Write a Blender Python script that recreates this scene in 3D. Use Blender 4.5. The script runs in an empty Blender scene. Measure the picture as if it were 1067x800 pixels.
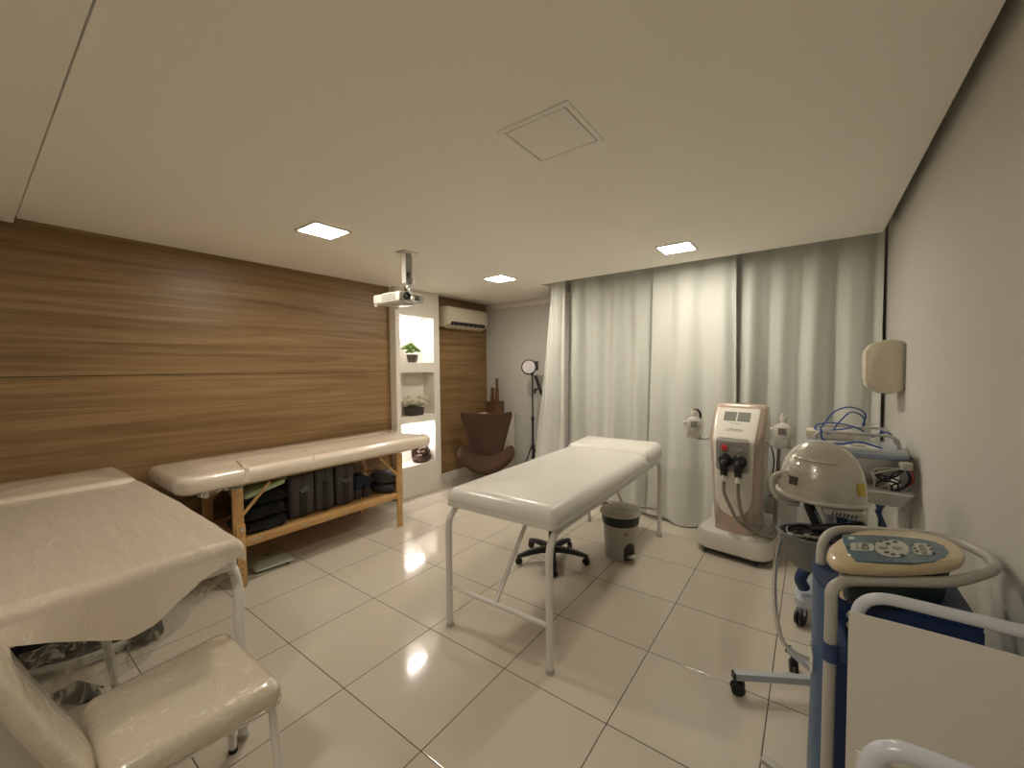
import bpy, bmesh, math, random
from math import sin, cos, pi, radians
from mathutils import Vector, Matrix, noise
random.seed(7)
C = bpy.context.scene.collection
WM = {}

# ------------------------------------------------------------------ materials
def mat(name, col, rough=0.5, metal=0.0, coat=0.0, spec=0.5, alpha=1.0, trans=0.0, emit=None, estr=0.0,
        bump=0.0, bscale=50.0, bdetail=3.0, var=0.0, vscale=4.0, sheen=0.0, rvar=0.0, stretch=None, subsurf=0.0):
    m = bpy.data.materials.new(name); m.use_nodes = True
    nt = m.node_tree; N = nt.nodes; L = nt.links
    b = N['Principled BSDF']
    b.inputs['Base Color'].default_value = (*col, 1)
    b.inputs['Roughness'].default_value = rough
    b.inputs['Metallic'].default_value = metal
    b.inputs['Coat Weight'].default_value = coat
    b.inputs['Coat Roughness'].default_value = 0.08
    b.inputs['Specular IOR Level'].default_value = spec
    b.inputs['Alpha'].default_value = alpha
    b.inputs['Transmission Weight'].default_value = trans
    b.inputs['Sheen Weight'].default_value = sheen
    if emit:
        b.inputs['Emission Color'].default_value = (*emit, 1); b.inputs['Emission Strength'].default_value = estr
    tc = N.new('ShaderNodeTexCoord')
    mp = N.new('ShaderNodeMapping'); L.new(tc.outputs['Object'], mp.inputs['Vector'])
    if stretch: mp.inputs['Scale'].default_value = stretch
    nz = N.new('ShaderNodeTexNoise'); nz.inputs['Scale'].default_value = vscale; nz.inputs['Detail'].default_value = 4
    L.new(mp.outputs['Vector'], nz.inputs['Vector'])
    if var > 0:
        mx = N.new('ShaderNodeMix'); mx.data_type = 'RGBA'
        mx.inputs['A'].default_value = (*[c * (1 - var) for c in col], 1)
        mx.inputs['B'].default_value = (*[min(1, c * (1 + var)) for c in col], 1)
        L.new(nz.outputs['Fac'], mx.inputs['Factor']); L.new(mx.outputs['Result'], b.inputs['Base Color'])
    if rvar > 0:
        mr = N.new('ShaderNodeMapRange'); mr.inputs['To Min'].default_value = max(.02, rough - rvar); mr.inputs['To Max'].default_value = rough + rvar
        L.new(nz.outputs['Fac'], mr.inputs['Value']); L.new(mr.outputs['Result'], b.inputs['Roughness'])
    if bump > 0:
        n2 = N.new('ShaderNodeTexNoise'); n2.inputs['Scale'].default_value = bscale; n2.inputs['Detail'].default_value = bdetail
        n2.inputs['Distortion'].default_value = 0.6
        L.new(mp.outputs['Vector'], n2.inputs['Vector'])
        bp = N.new('ShaderNodeBump'); bp.inputs['Strength'].default_value = bump; bp.inputs['Distance'].default_value = 0.01
        L.new(n2.outputs['Fac'], bp.inputs['Height']); L.new(bp.outputs['Normal'], b.inputs['Normal'])
    return m

def wood_mat(name, dark, mid, light, scale=(1.6, 0.9, 16), rough=0.42):
    m = bpy.data.materials.new(name); m.use_nodes = True
    nt = m.node_tree; N = nt.nodes; L = nt.links; b = N['Principled BSDF']
    tc = N.new('ShaderNodeTexCoord'); mp = N.new('ShaderNodeMapping'); mp.inputs['Scale'].default_value = scale
    L.new(tc.outputs['Object'], mp.inputs['Vector'])
    n1 = N.new('ShaderNodeTexNoise'); n1.inputs['Scale'].default_value = 1.3; n1.inputs['Detail'].default_value = 7
    n1.inputs['Roughness'].default_value = .62; n1.inputs['Distortion'].default_value = 1.1
    L.new(mp.outputs['Vector'], n1.inputs['Vector'])
    n2 = N.new('ShaderNodeTexNoise'); n2.inputs['Scale'].default_value = 5.5; n2.inputs['Detail'].default_value = 5; n2.inputs['Roughness'].default_value = .7
    mp2 = N.new('ShaderNodeMapping'); mp2.inputs['Scale'].default_value = (scale[0], scale[1] * .6, scale[2] * 2)
    L.new(tc.outputs['Object'], mp2.inputs['Vector']); L.new(mp2.outputs['Vector'], n2.inputs['Vector'])
    ad = N.new('ShaderNodeMath'); ad.operation = 'MULTIPLY_ADD'; ad.inputs[1].default_value = .35
    L.new(n2.outputs['Fac'], ad.inputs[0]); L.new(n1.outputs['Fac'], ad.inputs[2])
    r = N.new('ShaderNodeValToRGB'); L.new(ad.outputs[0], r.inputs['Fac'])
    r.color_ramp.elements[0].position = .40; r.color_ramp.elements[0].color = (*dark, 1)
    r.color_ramp.elements[1].position = .92; r.color_ramp.elements[1].color = (*light, 1)
    e = r.color_ramp.elements.new(.64); e.color = (*mid, 1)
    L.new(r.outputs['Color'], b.inputs['Base Color'])
    b.inputs['Roughness'].default_value = rough
    bp = N.new('ShaderNodeBump'); bp.inputs['Strength'].default_value = .12; bp.inputs['Distance'].default_value = .003
    L.new(n2.outputs['Fac'], bp.inputs['Height']); L.new(bp.outputs['Normal'], b.inputs['Normal'])
    return m

def film_mat(name, op=.16, tint=(.9, .88, .82)):
    """thin clear plastic film: mostly see-through with shiny folds"""
    m = bpy.data.materials.new(name); m.use_nodes = True
    nt = m.node_tree; N = nt.nodes; L = nt.links
    N.remove(N['Principled BSDF']); out = N['Material Output']
    tr = N.new('ShaderNodeBsdfTransparent'); tr.inputs['Color'].default_value = (.93, .93, .92, 1)
    gl = N.new('ShaderNodeBsdfGlossy'); gl.inputs['Roughness'].default_value = .12; gl.inputs['Color'].default_value = (*tint, 1)
    df = N.new('ShaderNodeBsdfDiffuse'); df.inputs['Color'].default_value = (*tint, 1)
    tc = N.new('ShaderNodeTexCoord'); mp = N.new('ShaderNodeMapping'); mp.inputs['Scale'].default_value = (14, 14, 3)
    L.new(tc.outputs['Object'], mp.inputs['Vector'])
    nz = N.new('ShaderNodeTexNoise'); nz.inputs['Scale'].default_value = 2.2; nz.inputs['Detail'].default_value = 5; nz.inputs['Distortion'].default_value = 1.5
    L.new(mp.outputs['Vector'], nz.inputs['Vector'])
    bp = N.new('ShaderNodeBump'); bp.inputs['Strength'].default_value = .8; bp.inputs['Distance'].default_value = .02
    L.new(nz.outputs['Fac'], bp.inputs['Height']); L.new(bp.outputs['Normal'], gl.inputs['Normal'])
    r = N.new('ShaderNodeValToRGB'); L.new(nz.outputs['Fac'], r.inputs['Fac'])
    r.color_ramp.elements[0].position = .50; r.color_ramp.elements[0].color = (op * .3,) * 3 + (1,)
    r.color_ramp.elements[1].position = .72; r.color_ramp.elements[1].color = (min(1, op * 2.4),) * 3 + (1,)
    m1 = N.new('ShaderNodeMixShader'); m1.inputs['Fac'].default_value = .45
    L.new(gl.outputs[0], m1.inputs[1]); L.new(df.outputs[0], m1.inputs[2])
    m2 = N.new('ShaderNodeMixShader'); L.new(r.outputs['Color'], m2.inputs['Fac'])
    L.new(tr.outputs[0], m2.inputs[1]); L.new(m1.outputs[0], m2.inputs[2]); L.new(m2.outputs[0], out.inputs['Surface'])
    return m

def tile_mat():
    m = bpy.data.materials.new('polished porcelain tile'); m.use_nodes = True
    nt = m.node_tree; N = nt.nodes; L = nt.links; b = N['Principled BSDF']
    tc = N.new('ShaderNodeTexCoord'); sp = N.new('ShaderNodeSeparateXYZ'); L.new(tc.outputs['Object'], sp.inputs[0])
    def math_(op, a, bb=None):
        n = N.new('ShaderNodeMath'); n.operation = op
        for i, v in enumerate((a, bb)):
            if v is None: continue
            if isinstance(v, (int, float)): n.inputs[i].default_value = v
            else: L.new(v, n.inputs[i])
        return n.outputs[0]
    masks, ids = [], []
    for ax, o in (('X', -1.9507), ('Y', 1.1357)):
        t = math_('DIVIDE', math_('ADD', sp.outputs[ax], -o + 12.0), 0.6)
        f = math_('FRACT', t); ids.append(math_('FLOOR', t))
        d = math_('MINIMUM', f, math_('SUBTRACT', 1.0, f))
        masks.append(d)
    d = math_('MINIMUM', masks[0], masks[1])
    g = math_('LESS_THAN', d, 0.0040)
    edge = N.new('ShaderNodeMapRange'); edge.inputs['From Min'].default_value = .0034; edge.inputs['From Max'].default_value = .008
    L.new(d, edge.inputs['Value'])
    h = math_('FRACT', math_('MULTIPLY', math_('SINE', math_('ADD', math_('MULTIPLY', ids[0], 12.9), math_('MULTIPLY', ids[1], 78.2))), 4375.5))
    nz = N.new('ShaderNodeTexNoise'); nz.inputs['Scale'].default_value = 1.4; nz.inputs['Detail'].default_value = 6
    L.new(tc.outputs['Object'], nz.inputs['Vector'])
    f = math_('ADD', math_('MULTIPLY', h, .35), math_('MULTIPLY', nz.outputs['Fac'], .65))
    mx = N.new('ShaderNodeMix'); mx.data_type = 'RGBA'
    mx.inputs['A'].default_value = (.55, .49, .40, 1); mx.inputs['B'].default_value = (.63, .575, .48, 1)
    L.new(f, mx.inputs['Factor'])
    m2 = N.new('ShaderNodeMix'); m2.data_type = 'RGBA'; m2.inputs['B'].default_value = (.045, .035, .025, 1)
    L.new(g, m2.inputs['Factor']); L.new(mx.outputs['Result'], m2.inputs['A']); L.new(m2.outputs['Result'], b.inputs['Base Color'])
    n3 = N.new('ShaderNodeTexNoise'); n3.inputs['Scale'].default_value = 2.5; n3.inputs['Detail'].default_value = 3
    L.new(tc.outputs['Object'], n3.inputs['Vector'])
    rr = N.new('ShaderNodeMapRange'); rr.inputs['To Min'].default_value = .05; rr.inputs['To Max'].default_value = .13
    L.new(n3.outputs['Fac'], rr.inputs['Value'])
    r2 = math_('MAXIMUM', rr.outputs['Result'], math_('MULTIPLY', g, .7)); L.new(r2, b.inputs['Roughness'])
    b.inputs['Specular IOR Level'].default_value = .5
    bp = N.new('ShaderNodeBump'); bp.inputs['Strength'].default_value = .35; bp.inputs['Distance'].default_value = .002
    L.new(edge.outputs['Result'], bp.inputs['Height']); L.new(bp.outputs['Normal'], b.inputs['Normal'])
    return m

M = dict(
    ceiling=mat('matt ceiling paint', (.95, .925, .86), .9),
    wallpaint=mat('warm grey wall paint', (.58, .565, .52), .75, bump=.05, bscale=60),
    wallwhite=mat('white plaster', (.78, .74, .66), .6),
    darkgap=mat('dark recess', (.05, .045, .04), .9),
    wood=wood_mat('walnut laminate', (.110, .058, .020), (.225, .132, .052), (.37, .235, .105), scale=(1.0, .40, 9.5)),
    floor=tile_mat(),
    lamp=mat('lamp diffuser', (1, 1, 1), .5, emit=(1.0, .915, .775), estr=21),
    whitemetal=mat('white enamelled steel', (.72, .70, .66), .28, coat=.3),
    greymetal=mat('light grey enamelled steel', (.50, .49, .46), .32, coat=.2),
    bluegrey=mat('blue grey enamelled steel', (.42, .46, .52), .35, coat=.2),
    chrome=mat('chrome', (.75, .75, .75), .16, metal=1),
    vinyl=mat('white vinyl upholstery', (.76, .74, .69), .30, coat=.25, bump=.06, bscale=9),
    wrapped=mat('white vinyl under clear film', (.56, .49, .385), .22, coat=1.0, bump=.55, bscale=24, bdetail=7, rvar=.1),
    wrappedt=mat('cream vinyl under clear film', (.76, .66, .545), .24, coat=1.0, bump=.7, bscale=12, bdetail=6, stretch=(1, .5, 1)),
    sheetm=mat('creased white sheet', (.58, .50, .40), .42, bump=.9, bscale=4, bdetail=6, stretch=(1.0, 5, 1.2), sheen=.2, coat=.35),
    film=film_mat('clear plastic film', .22),
    film2=film_mat('clear plastic film heavy', .30),
    pine=wood_mat('varnished pine', (.36, .19, .065), (.50, .29, .11), (.60, .37, .17), scale=(6, 6, 2), rough=.35),
    pineh=wood_mat('varnished pine rail', (.36, .19, .065), (.50, .29, .11), (.60, .37, .17), scale=(6, 1.2, 14), rough=.35),
    black=mat('black plastic', (.012, .012, .013), .38),
    blackrub=mat('black rubber', (.02, .02, .02), .6),
    blackcloth=mat('black cloth', (.014, .014, .017), .85, bump=.5, bscale=30, sheen=.2),
    charcoal=mat('charcoal nylon', (.055, .05, .046), .6, bump=.3, bscale=90),
    navy=mat('navy cloth', (.012, .016, .035), .9, bump=.4, bscale=40),
    quilt=mat('dark quilted nylon', (.05, .055, .062), .5, bump=.6, bscale=26),
    greenpack=mat('pale green packet', (.38, .52, .30), .35, coat=.5, bump=.5, bscale=14, var=.3, vscale=30),
    glasspl=mat('pale green glass', (.55, .62, .50), .08, coat=1),
    curtain=mat('pale grey curtain', (.64, .655, .61), .72, bump=.15, bscale=120, sheen=.2),
    binbody=mat('grey plastic', (.42, .40, .37), .42),
    binlid=mat('light grey plastic', (.44, .42, .36), .4),
    basin=mat('grey moulded plastic', (.20, .20, .19), .4),
    bag=mat('black bin liner', (.01, .01, .01), .35, bump=.5, bscale=25),
    white=mat('white plastic', (.76, .73, .66), .3, coat=.3),
    cream=mat('cream plastic', (.62, .50, .31), .22, coat=.6),
    creamw=mat('cream white plastic', (.66, .60, .47), .35, coat=.2),
    rose=mat('rose gold lacquer', (.52, .41, .335), .25, metal=.15, coat=.6),
    greypanel=mat('grey panel', (.28, .27, .25), .35),
    screen=mat('dim display', (.22, .22, .20), .2, coat=.5),
    darkscreen=mat('dark display', (.06, .06, .055), .15, coat=.5),
    red=mat('red knob', (.5, .03, .03), .35),
    bluedrum=mat('blue enamelled panel', (.024, .090, .205), .4, coat=.15),
    navydrum=mat('navy panel', (.010, .030, .105), .5),
    bluestrap=mat('blue strap', (.03, .06, .16), .6),
    bluecable=mat('blue cable', (.02, .09, .38), .4),
    bluetrim=mat('pale blue trim', (.24, .30, .40), .35),
    bluedev=mat('teal blue overlay', (.032, .095, .145), .25, coat=.3, var=.45, vscale=9),
    paleoval=mat('pale overlay', (.45, .46, .41), .35),
    greenbase=mat('dark green plastic', (.012, .03, .03), .45),
    hood=mat('pearl grey plastic under film', (.52, .495, .42), .24, metal=.15, coat=.9, bump=.6, bscale=14, bdetail=6, rvar=.1),
    yellow=mat('yellow sticker', (.55, .42, .05), .4),
    brownchair=mat('brown suede', (.060, .032, .019), .85, spec=.2, bump=.25, bscale=70),
    bronze=mat('bronze bottle', (.16, .075, .03), .35, metal=.3),
    darkpot=mat('dark brown ceramic', (.06, .042, .036), .45),
    rockm=mat('brown stones', (.09, .05, .04), .4, bump=.5, bscale=40, var=.5, vscale=30),
    leaf=mat('succulent leaf', (.13, .22, .05), .45, var=.4, vscale=25),
    petal=mat('cream petals', (.78, .75, .60), .6, var=.15, vscale=40),
    screencloth=mat('white cotton canvas', (.72, .69, .63), .7, bump=.1, bscale=90),
    filmwhite=mat('frosted lamp diffuser', (.62, .58, .58), .4),
    nightglass=mat('night window glass', (.006, .010, .03), .08),
    nichelight=mat('niche lamp diffuser', (1, 1, 1), .5, emit=(1.0, .93, .92), estr=40),
    redcable=mat('red cable', (.30, .03, .02), .4),
    label=mat('printed label', (.42, .38, .30), .5),
    print=mat('dark print', (.05, .05, .05), .5),
    silver=mat('silver plastic', (.55, .54, .50), .2, metal=.6),
    mesh=mat('pale grey tube', (.45, .43, .39), .4),
    devtop=mat('pale blue grey plastic', (.40, .44, .48), .35, coat=.2),
    hosem=mat('grey hose under film', (.22, .19, .15), .35, coat=.5, bump=.6, bscale=40),
    clothblack=mat('black knit', (.008, .008, .010), .95, bump=.5, bscale=30),
)

def crease_glints(m, amount=.5, scale=(9, 9, 9), width=.012):
    """fold lines of film and sheet, their highlights painted whitish into the base colour"""
    nt = m.node_tree; N = nt.nodes; L = nt.links; b = N['Principled BSDF']
    tc = N.new('ShaderNodeTexCoord'); mp = N.new('ShaderNodeMapping'); mp.inputs['Scale'].default_value = scale
    L.new(tc.outputs['Object'], mp.inputs['Vector'])
    n1 = N.new('ShaderNodeTexNoise'); n1.inputs['Scale'].default_value = 1; n1.inputs['Detail'].default_value = 3; n1.inputs['Distortion'].default_value = 1.2
    n2 = N.new('ShaderNodeTexNoise'); n2.inputs['Scale'].default_value = .9; n2.inputs['Detail'].default_value = 1
    L.new(mp.outputs['Vector'], n1.inputs['Vector']); L.new(mp.outputs['Vector'], n2.inputs['Vector'])
    s = N.new('ShaderNodeMath'); s.operation = 'SUBTRACT'; s.inputs[1].default_value = .5; L.new(n1.outputs['Fac'], s.inputs[0])
    a = N.new('ShaderNodeMath'); a.operation = 'ABSOLUTE'; L.new(s.outputs[0], a.inputs[0])
    r = N.new('ShaderNodeMapRange'); r.inputs['From Min'].default_value = 0; r.inputs['From Max'].default_value = width
    r.inputs['To Min'].default_value = 1; r.inputs['To Max'].default_value = 0; L.new(a.outputs[0], r.inputs['Value'])
    g = N.new('ShaderNodeMapRange'); g.inputs['From Min'].default_value = .48; g.inputs['From Max'].default_value = .62; g.inputs['To Max'].default_value = amount
    L.new(n2.outputs['Fac'], g.inputs['Value'])
    k = N.new('ShaderNodeMath'); k.operation = 'MULTIPLY'; L.new(r.outputs['Result'], k.inputs[0]); L.new(g.outputs['Result'], k.inputs[1])
    mx = N.new('ShaderNodeMix'); mx.data_type = 'RGBA'; mx.inputs['A'].default_value = b.inputs['Base Color'].default_value; mx.inputs['B'].default_value = (.93, .90, .83, 1)
    L.new(k.outputs[0], mx.inputs['Factor']); L.new(mx.outputs['Result'], b.inputs['Base Color'])

crease_glints(M['wrapped'], .55, (16, 9, 16)); crease_glints(M['wrappedt'], .45, (14, 4, 10)); crease_glints(M['hood'], .5, (14, 14, 14)); crease_glints(M['sheetm'], .25, (3, 14, 6), .02)  # highlights along the folds are painted on as pale lines

# ------------------------------------------------------------------ builder
class B:
    def __init__(s): s.bm = bmesh.new()
    def _new(s, f):
        n0 = len(s.bm.verts); f(); s.bm.verts.ensure_lookup_table(); return s.bm.verts[n0:]
    def box(s, c, size, rot=None, bev=0.0, seg=2):
        t = bmesh.new(); bmesh.ops.create_cube(t, size=1)
        for v in t.verts: v.co = Vector((v.co.x * size[0], v.co.y * size[1], v.co.z * size[2]))
        if bev > 0: bmesh.ops.bevel(t, geom=t.edges[:], offset=min(bev, min(size) * .48), segments=seg, profile=.5, affect='EDGES', clamp_overlap=True)
        mm = Matrix.Translation(c) @ (rot if rot else Matrix())
        s._merge(t, mm); return s
    def _merge(s, t, mm=None):
        vm = {}
        for v in t.verts: vm[v] = s.bm.verts.new(mm @ v.co if mm else v.co)
        for f in t.faces:
            try: s.bm.faces.new([vm[v] for v in f.verts])
            except ValueError: pass
        t.free()
    def loft(s, rings, cap0=True, cap1=True, closed=True):
        """rings: list of lists of Vector of equal length"""
        R = [[s.bm.verts.new(p) for p in r] for r in rings]
        n = len(R[0])
        for a, b in zip(R, R[1:]):
            for i in range(n if closed else n - 1):
                j = (i + 1) % n
                s.bm.faces.new((a[i], a[j], b[j], b[i]))
        if cap0: s.bm.faces.new(list(reversed(R[0])))
        if cap1: s.bm.faces.new(R[-1])
        return s
    def tube(s, pts, r, n=10, closed=False, caps=True):
        pts = [Vector(p) for p in pts]
        rr = r if isinstance(r, (list, tuple)) else [r] * len(pts)
        m = len(pts); T = []
        for i in range(m):
            a = pts[i - 1] if (i > 0 or closed) else pts[i]; b = pts[(i + 1) % m] if (i < m - 1 or closed) else pts[i]
            T.append((b - a).normalized())
        up = Vector((0, 0, 1)) if abs(T[0].z) < .9 else Vector((1, 0, 0))
        x = T[0].cross(up).normalized(); rings = []
        for i in range(m):
            if i: x = (x - T[i] * x.dot(T[i])).normalized()
            y = T[i].cross(x)
            rings.append([pts[i] + (x * cos(2 * pi * k / n) + y * sin(2 * pi * k / n)) * rr[i] for k in range(n)])
        if closed: rings.append(rings[0]); return s._loftc(rings)
        return s.loft(rings, caps, caps)
    def _loftc(s, rings):
        R = [[s.bm.verts.new(p) for p in r] for r in rings[:-1]]; R.append(R[0]); n = len(R[0])
        for a, b in zip(R, R[1:]):
            for i in range(n): s.bm.faces.new((a[i], a[(i + 1) % n], b[(i + 1) % n], b[i]))
        return s
    def cyl(s, p0, p1, r0, r1=None, n=20):
        r1 = r0 if r1 is None else r1
        return s.tube([p0, p1], [r0, r1], n)
    def lathe(s, prof, c=(0, 0, 0), n=32, sx=1, sy=1, rot=None):
        c = Vector(c); rings = []
        for r, z in prof:
            ring = []
            for k in range(n):
                p = Vector((r * sx * cos(2 * pi * k / n), r * sy * sin(2 * pi * k / n), z))
                ring.append(c + (rot @ p if rot else p))
            rings.append(ring)
        return s.loft(rings, True, True)
    def ball(s, c, rad, n=16, m=10, rot=None):
        rad = (rad,) * 3 if isinstance(rad, (int, float)) else rad
        rings = []; c = Vector(c)
        for i in range(1, m):
            th = -pi / 2 + pi * i / m
            ring = []
            for k in range(n):
                p = Vector((rad[0] * cos(th) * cos(2 * pi * k / n), rad[1] * cos(th) * sin(2 * pi * k / n), rad[2] * sin(th)))
                ring.append(c + (rot @ p if rot else p))
            rings.append(ring)
        return s.loft(rings)
    def prism(s, poly, z0, z1, axis='z', bev=0.0):
        """extrude a 2D outline along an axis: z:(x,y), y:(x,z), x:(y,z)"""
        def P(a, b, h):
            return {'z': Vector((a, b, h)), 'y': Vector((a, h, b)), 'x': Vector((h, a, b))}[axis]
        t = bmesh.new()
        v0 = [t.verts.new(P(a, b, z0)) for a, b in poly]; v1 = [t.verts.new(P(a, b, z1)) for a, b in poly]
        n = len(poly); t.faces.new(list(reversed(v0))); t.faces.new(v1)
        for i in range(n): t.faces.new((v0[i], v0[(i + 1) % n], v1[(i + 1) % n], v1[i]))
        bmesh.ops.recalc_face_normals(t, faces=t.faces[:])
        if bev > 0:
            ed = [e for e in t.edges if e.calc_face_angle(0) > .5]
            bmesh.ops.bevel(t, geom=ed, offset=bev, segments=2, profile=.5, affect='EDGES', clamp_overlap=True)
        s._merge(t); return s
    def grid(s, f, nu, nv):
        V = [[s.bm.verts.new(f(i / nu, j / nv)) for j in range(nv + 1)] for i in range(nu + 1)]
        for i in range(nu):
            for j in range(nv): s.bm.faces.new((V[i][j], V[i + 1][j], V[i + 1][j + 1], V[i][j + 1]))
        return s
    def sheet(s, f, nu, nv, th):
        """a closed slab: grid offset along its normal by th"""
        P = [[Vector(f(i / nu, j / nv)) for j in range(nv + 1)] for i in range(nu + 1)]
        def nrm(i, j):
            a = P[min(i + 1, nu)][j] - P[max(i - 1, 0)][j]; b = P[i][min(j + 1, nv)] - P[i][max(j - 1, 0)]
            return a.cross(b).normalized()
        A = [[s.bm.verts.new(P[i][j]) for j in range(nv + 1)] for i in range(nu + 1)]
        D = [[s.bm.verts.new(P[i][j] - nrm(i, j) * th) for j in range(nv + 1)] for i in range(nu + 1)]
        for i in range(nu):
            for j in range(nv):
                s.bm.faces.new((A[i][j], A[i + 1][j], A[i + 1][j + 1], A[i][j + 1]))
                s.bm.faces.new((D[i][j], D[i][j + 1], D[i + 1][j + 1], D[i + 1][j]))
        for i in range(nu):
            s.bm.faces.new((A[i][0], D[i][0], D[i + 1][0], A[i + 1][0])); s.bm.faces.new((A[i][nv], A[i + 1][nv], D[i + 1][nv], D[i][nv]))
        for j in range(nv):
            s.bm.faces.new((A[0][j], A[0][j + 1], D[0][j + 1], D[0][j])); s.bm.faces.new((A[nu][j], D[nu][j], D[nu][j + 1], A[nu][j + 1]))
        return s
    def pillow(s, f, nu, nv, th, pe=6, qe=10):
        """a padded slab with soft edges around a centre surface"""
        P = [[Vector(f(i / nu, j / nv)) for j in range(nv + 1)] for i in range(nu + 1)]
        def nrm(i, j):
            a = P[min(i + 1, nu)][j] - P[max(i - 1, 0)][j]; b = P[i][min(j + 1, nv)] - P[i][max(j - 1, 0)]
            return a.cross(b).normalized()
        def h(i, j): return .5 * th * math.sqrt(max(0, 1 - abs(2 * i / nu - 1) ** pe)) * math.sqrt(max(0, 1 - abs(2 * j / nv - 1) ** qe))
        A = [[s.bm.verts.new(P[i][j] + nrm(i, j) * h(i, j)) for j in range(nv + 1)] for i in range(nu + 1)]
        D = [[A[i][j] if i in (0, nu) or j in (0, nv) else s.bm.verts.new(P[i][j] - nrm(i, j) * h(i, j)) for j in range(nv + 1)] for i in range(nu + 1)]
        for i in range(nu):
            for j in range(nv):
                s.bm.faces.new((A[i][j], A[i + 1][j], A[i + 1][j + 1], A[i][j + 1]))
                q = (D[i][j], D[i][j + 1], D[i + 1][j + 1], D[i + 1][j])
                try: s.bm.faces.new(q)
                except ValueError: pass
        return s
    def move(s, mm):
        for v in s.bm.verts: v.co = mm @ v.co
        return s

def fillet(pts, r, seg=7):
    pts = [Vector(p) for p in pts]; out = [pts[0]]
    for a, b, c in zip(pts, pts[1:], pts[2:]):
        u = (a - b); v = (c - b); rr = min(r, u.length * .49, v.length * .49)
        u.normalize(); v.normalize()
        ang = u.angle(v); d = rr
        p0 = b + u * d; p1 = b + v * d
        for k in range(seg + 1):
            t = k / seg; out.append(p0 * (1 - t) ** 2 + b * 2 * t * (1 - t) + p1 * t ** 2)
    out.append(pts[-1]); return out

def spline(pts, per=8):
    pts = [Vector(p) for p in pts]; P = [pts[0] * 2 - pts[1]] + pts + [pts[-1] * 2 - pts[-2]]; out = []
    for i in range(1, len(P) - 2):
        for k in range(per):
            t = k / per
            out.append(.5 * ((2 * P[i]) + (P[i + 1] - P[i - 1]) * t + (2 * P[i - 1] - 5 * P[i] + 4 * P[i + 1] - P[i + 2]) * t * t + (3 * P[i] - P[i - 1] - 3 * P[i + 1] + P[i + 2]) * t ** 3))
    out.append(pts[-1]); return out

def rrect(a, b, rc, n=6, cx=0, cy=0):
    out = []
    rc = min(rc, a * .999, b * .999)
    for (sx, sy, a0) in ((1, 1, 0), (-1, 1, 90), (-1, -1, 180), (1, -1, 270)):
        for k in range(n + 1):
            t = radians(a0 + 90 * k / n)
            out.append((cx + sx * (a - rc) + rc * cos(t), cy + sy * (b - rc) + rc * sin(t)))
    return out

def selipse(a, b, e, n=48):
    out = []
    for k in range(n):
        t = 2 * pi * k / n; c, s_ = cos(t), sin(t)
        out.append((a * math.copysign(abs(c) ** (2 / e), c), b * math.copysign(abs(s_) ** (2 / e), s_)))
    return out

def cushion(b, cx, cy, a, bb, z0, z1, rc, re, crown, mm=None, amp=0.0, seed=0, hf=None, flat=False):
    """upholstered slab: rounded outline, rolled top edge, crowned top"""
    spec = [(re * .5, z0), (re * .12, z0 + re * .35), (0, z0 + re * .8)]
    if flat: spec = [(.002, z0), (0, z0 + .004)]
    n = 7
    for k in range(n + 1):
        t = pi / 2 * k / n; spec.append((re * (1 - cos(t)), z1 - re + re * sin(t)))
    rings = []
    def P(x, y, z):
        if hf: z = z + hf(x, y) * max(0, min(1, (z - z0) / (z1 - z0)))
        v = Vector((x, y, z))
        if amp:
            v += Vector((0, 0, 1)) * amp * noise.noise(Vector((x * 5 + seed, y * 5, z * 5))) * (1 if z > z0 + .02 else .5)
            v += Vector((noise.noise(Vector((y * 7, z * 9, seed))), noise.noise(Vector((x * 7, z * 9, seed + 3))), 0)) * amp * .7
        return mm @ v if mm else v
    for ins, z in spec:
        o = rrect(a - ins, bb - ins, max(.008, rc - ins), 7, cx, cy)
        rings.append([P(x, y, z) for x, y in o])
    base = rrect(a - re, bb - re, max(.008, rc - re), 7, cx, cy)
    for k in range(1, 11):
        sc = 1 - k / 10.5
        q = min(a, bb) * (1 - sc)
        sa = (a - re - q) / (a - re); sb = (bb - re - q) / (bb - re)
        sa = max(sa, .02); sb = max(sb, .02)
        rings.append([P(cx + (x - cx) * sa, cy + (y - cy) * sb, z1 + crown * (1 - abs((x - cx) * sa / (a - re)) ** 2.6) * (1 - abs((y - cy) * sb / (bb - re)) ** (2.6 if bb < a * 1.4 else 6))) for x, y in base])
    b.loft(rings)
    return b

# ------------------------------------------------------------------ scene objects
def finish(name, b, m, smooth=True, ang=40):
    bmesh.ops.recalc_face_normals(b.bm, faces=b.bm.faces[:])
    me = bpy.data.meshes.new(name); b.bm.to_mesh(me); b.bm.free()
    me.materials.append(m)
    if smooth:
        for p in me.polygons: p.use_smooth = True
        me.set_sharp_from_angle(angle=radians(ang))
    o = bpy.data.objects.new(name, me); C.objects.link(o); return o

def tagit(o, label=None, cat=None, group=None, kind=None):
    if label: o['label'] = label
    if cat: o['category'] = cat
    if group: o['group'] = group
    if kind: o['kind'] = kind

def thing(name, label, cat, loc=(0, 0, 0), rz=0.0, group=None):
    o = bpy.data.objects.new(name, None); C.objects.link(o); o.empty_display_size = .1
    o.location = loc; o.rotation_euler = (0, 0, rz); tagit(o, label, cat, group)
    WM[o] = Matrix.Translation(loc) @ Matrix.Rotation(rz, 4, 'Z'); return o

def part(name, b, m, parent, world=False, smooth=True, ang=40, label=None, kind=None):
    root = parent
    while root.parent: root = root.parent
    if world: b.move(WM[root].inverted())
    o = finish(name, b, m, smooth, ang); o.parent = parent
    if label: o['label'] = label
    if kind: o['kind'] = kind
    return o

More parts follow.
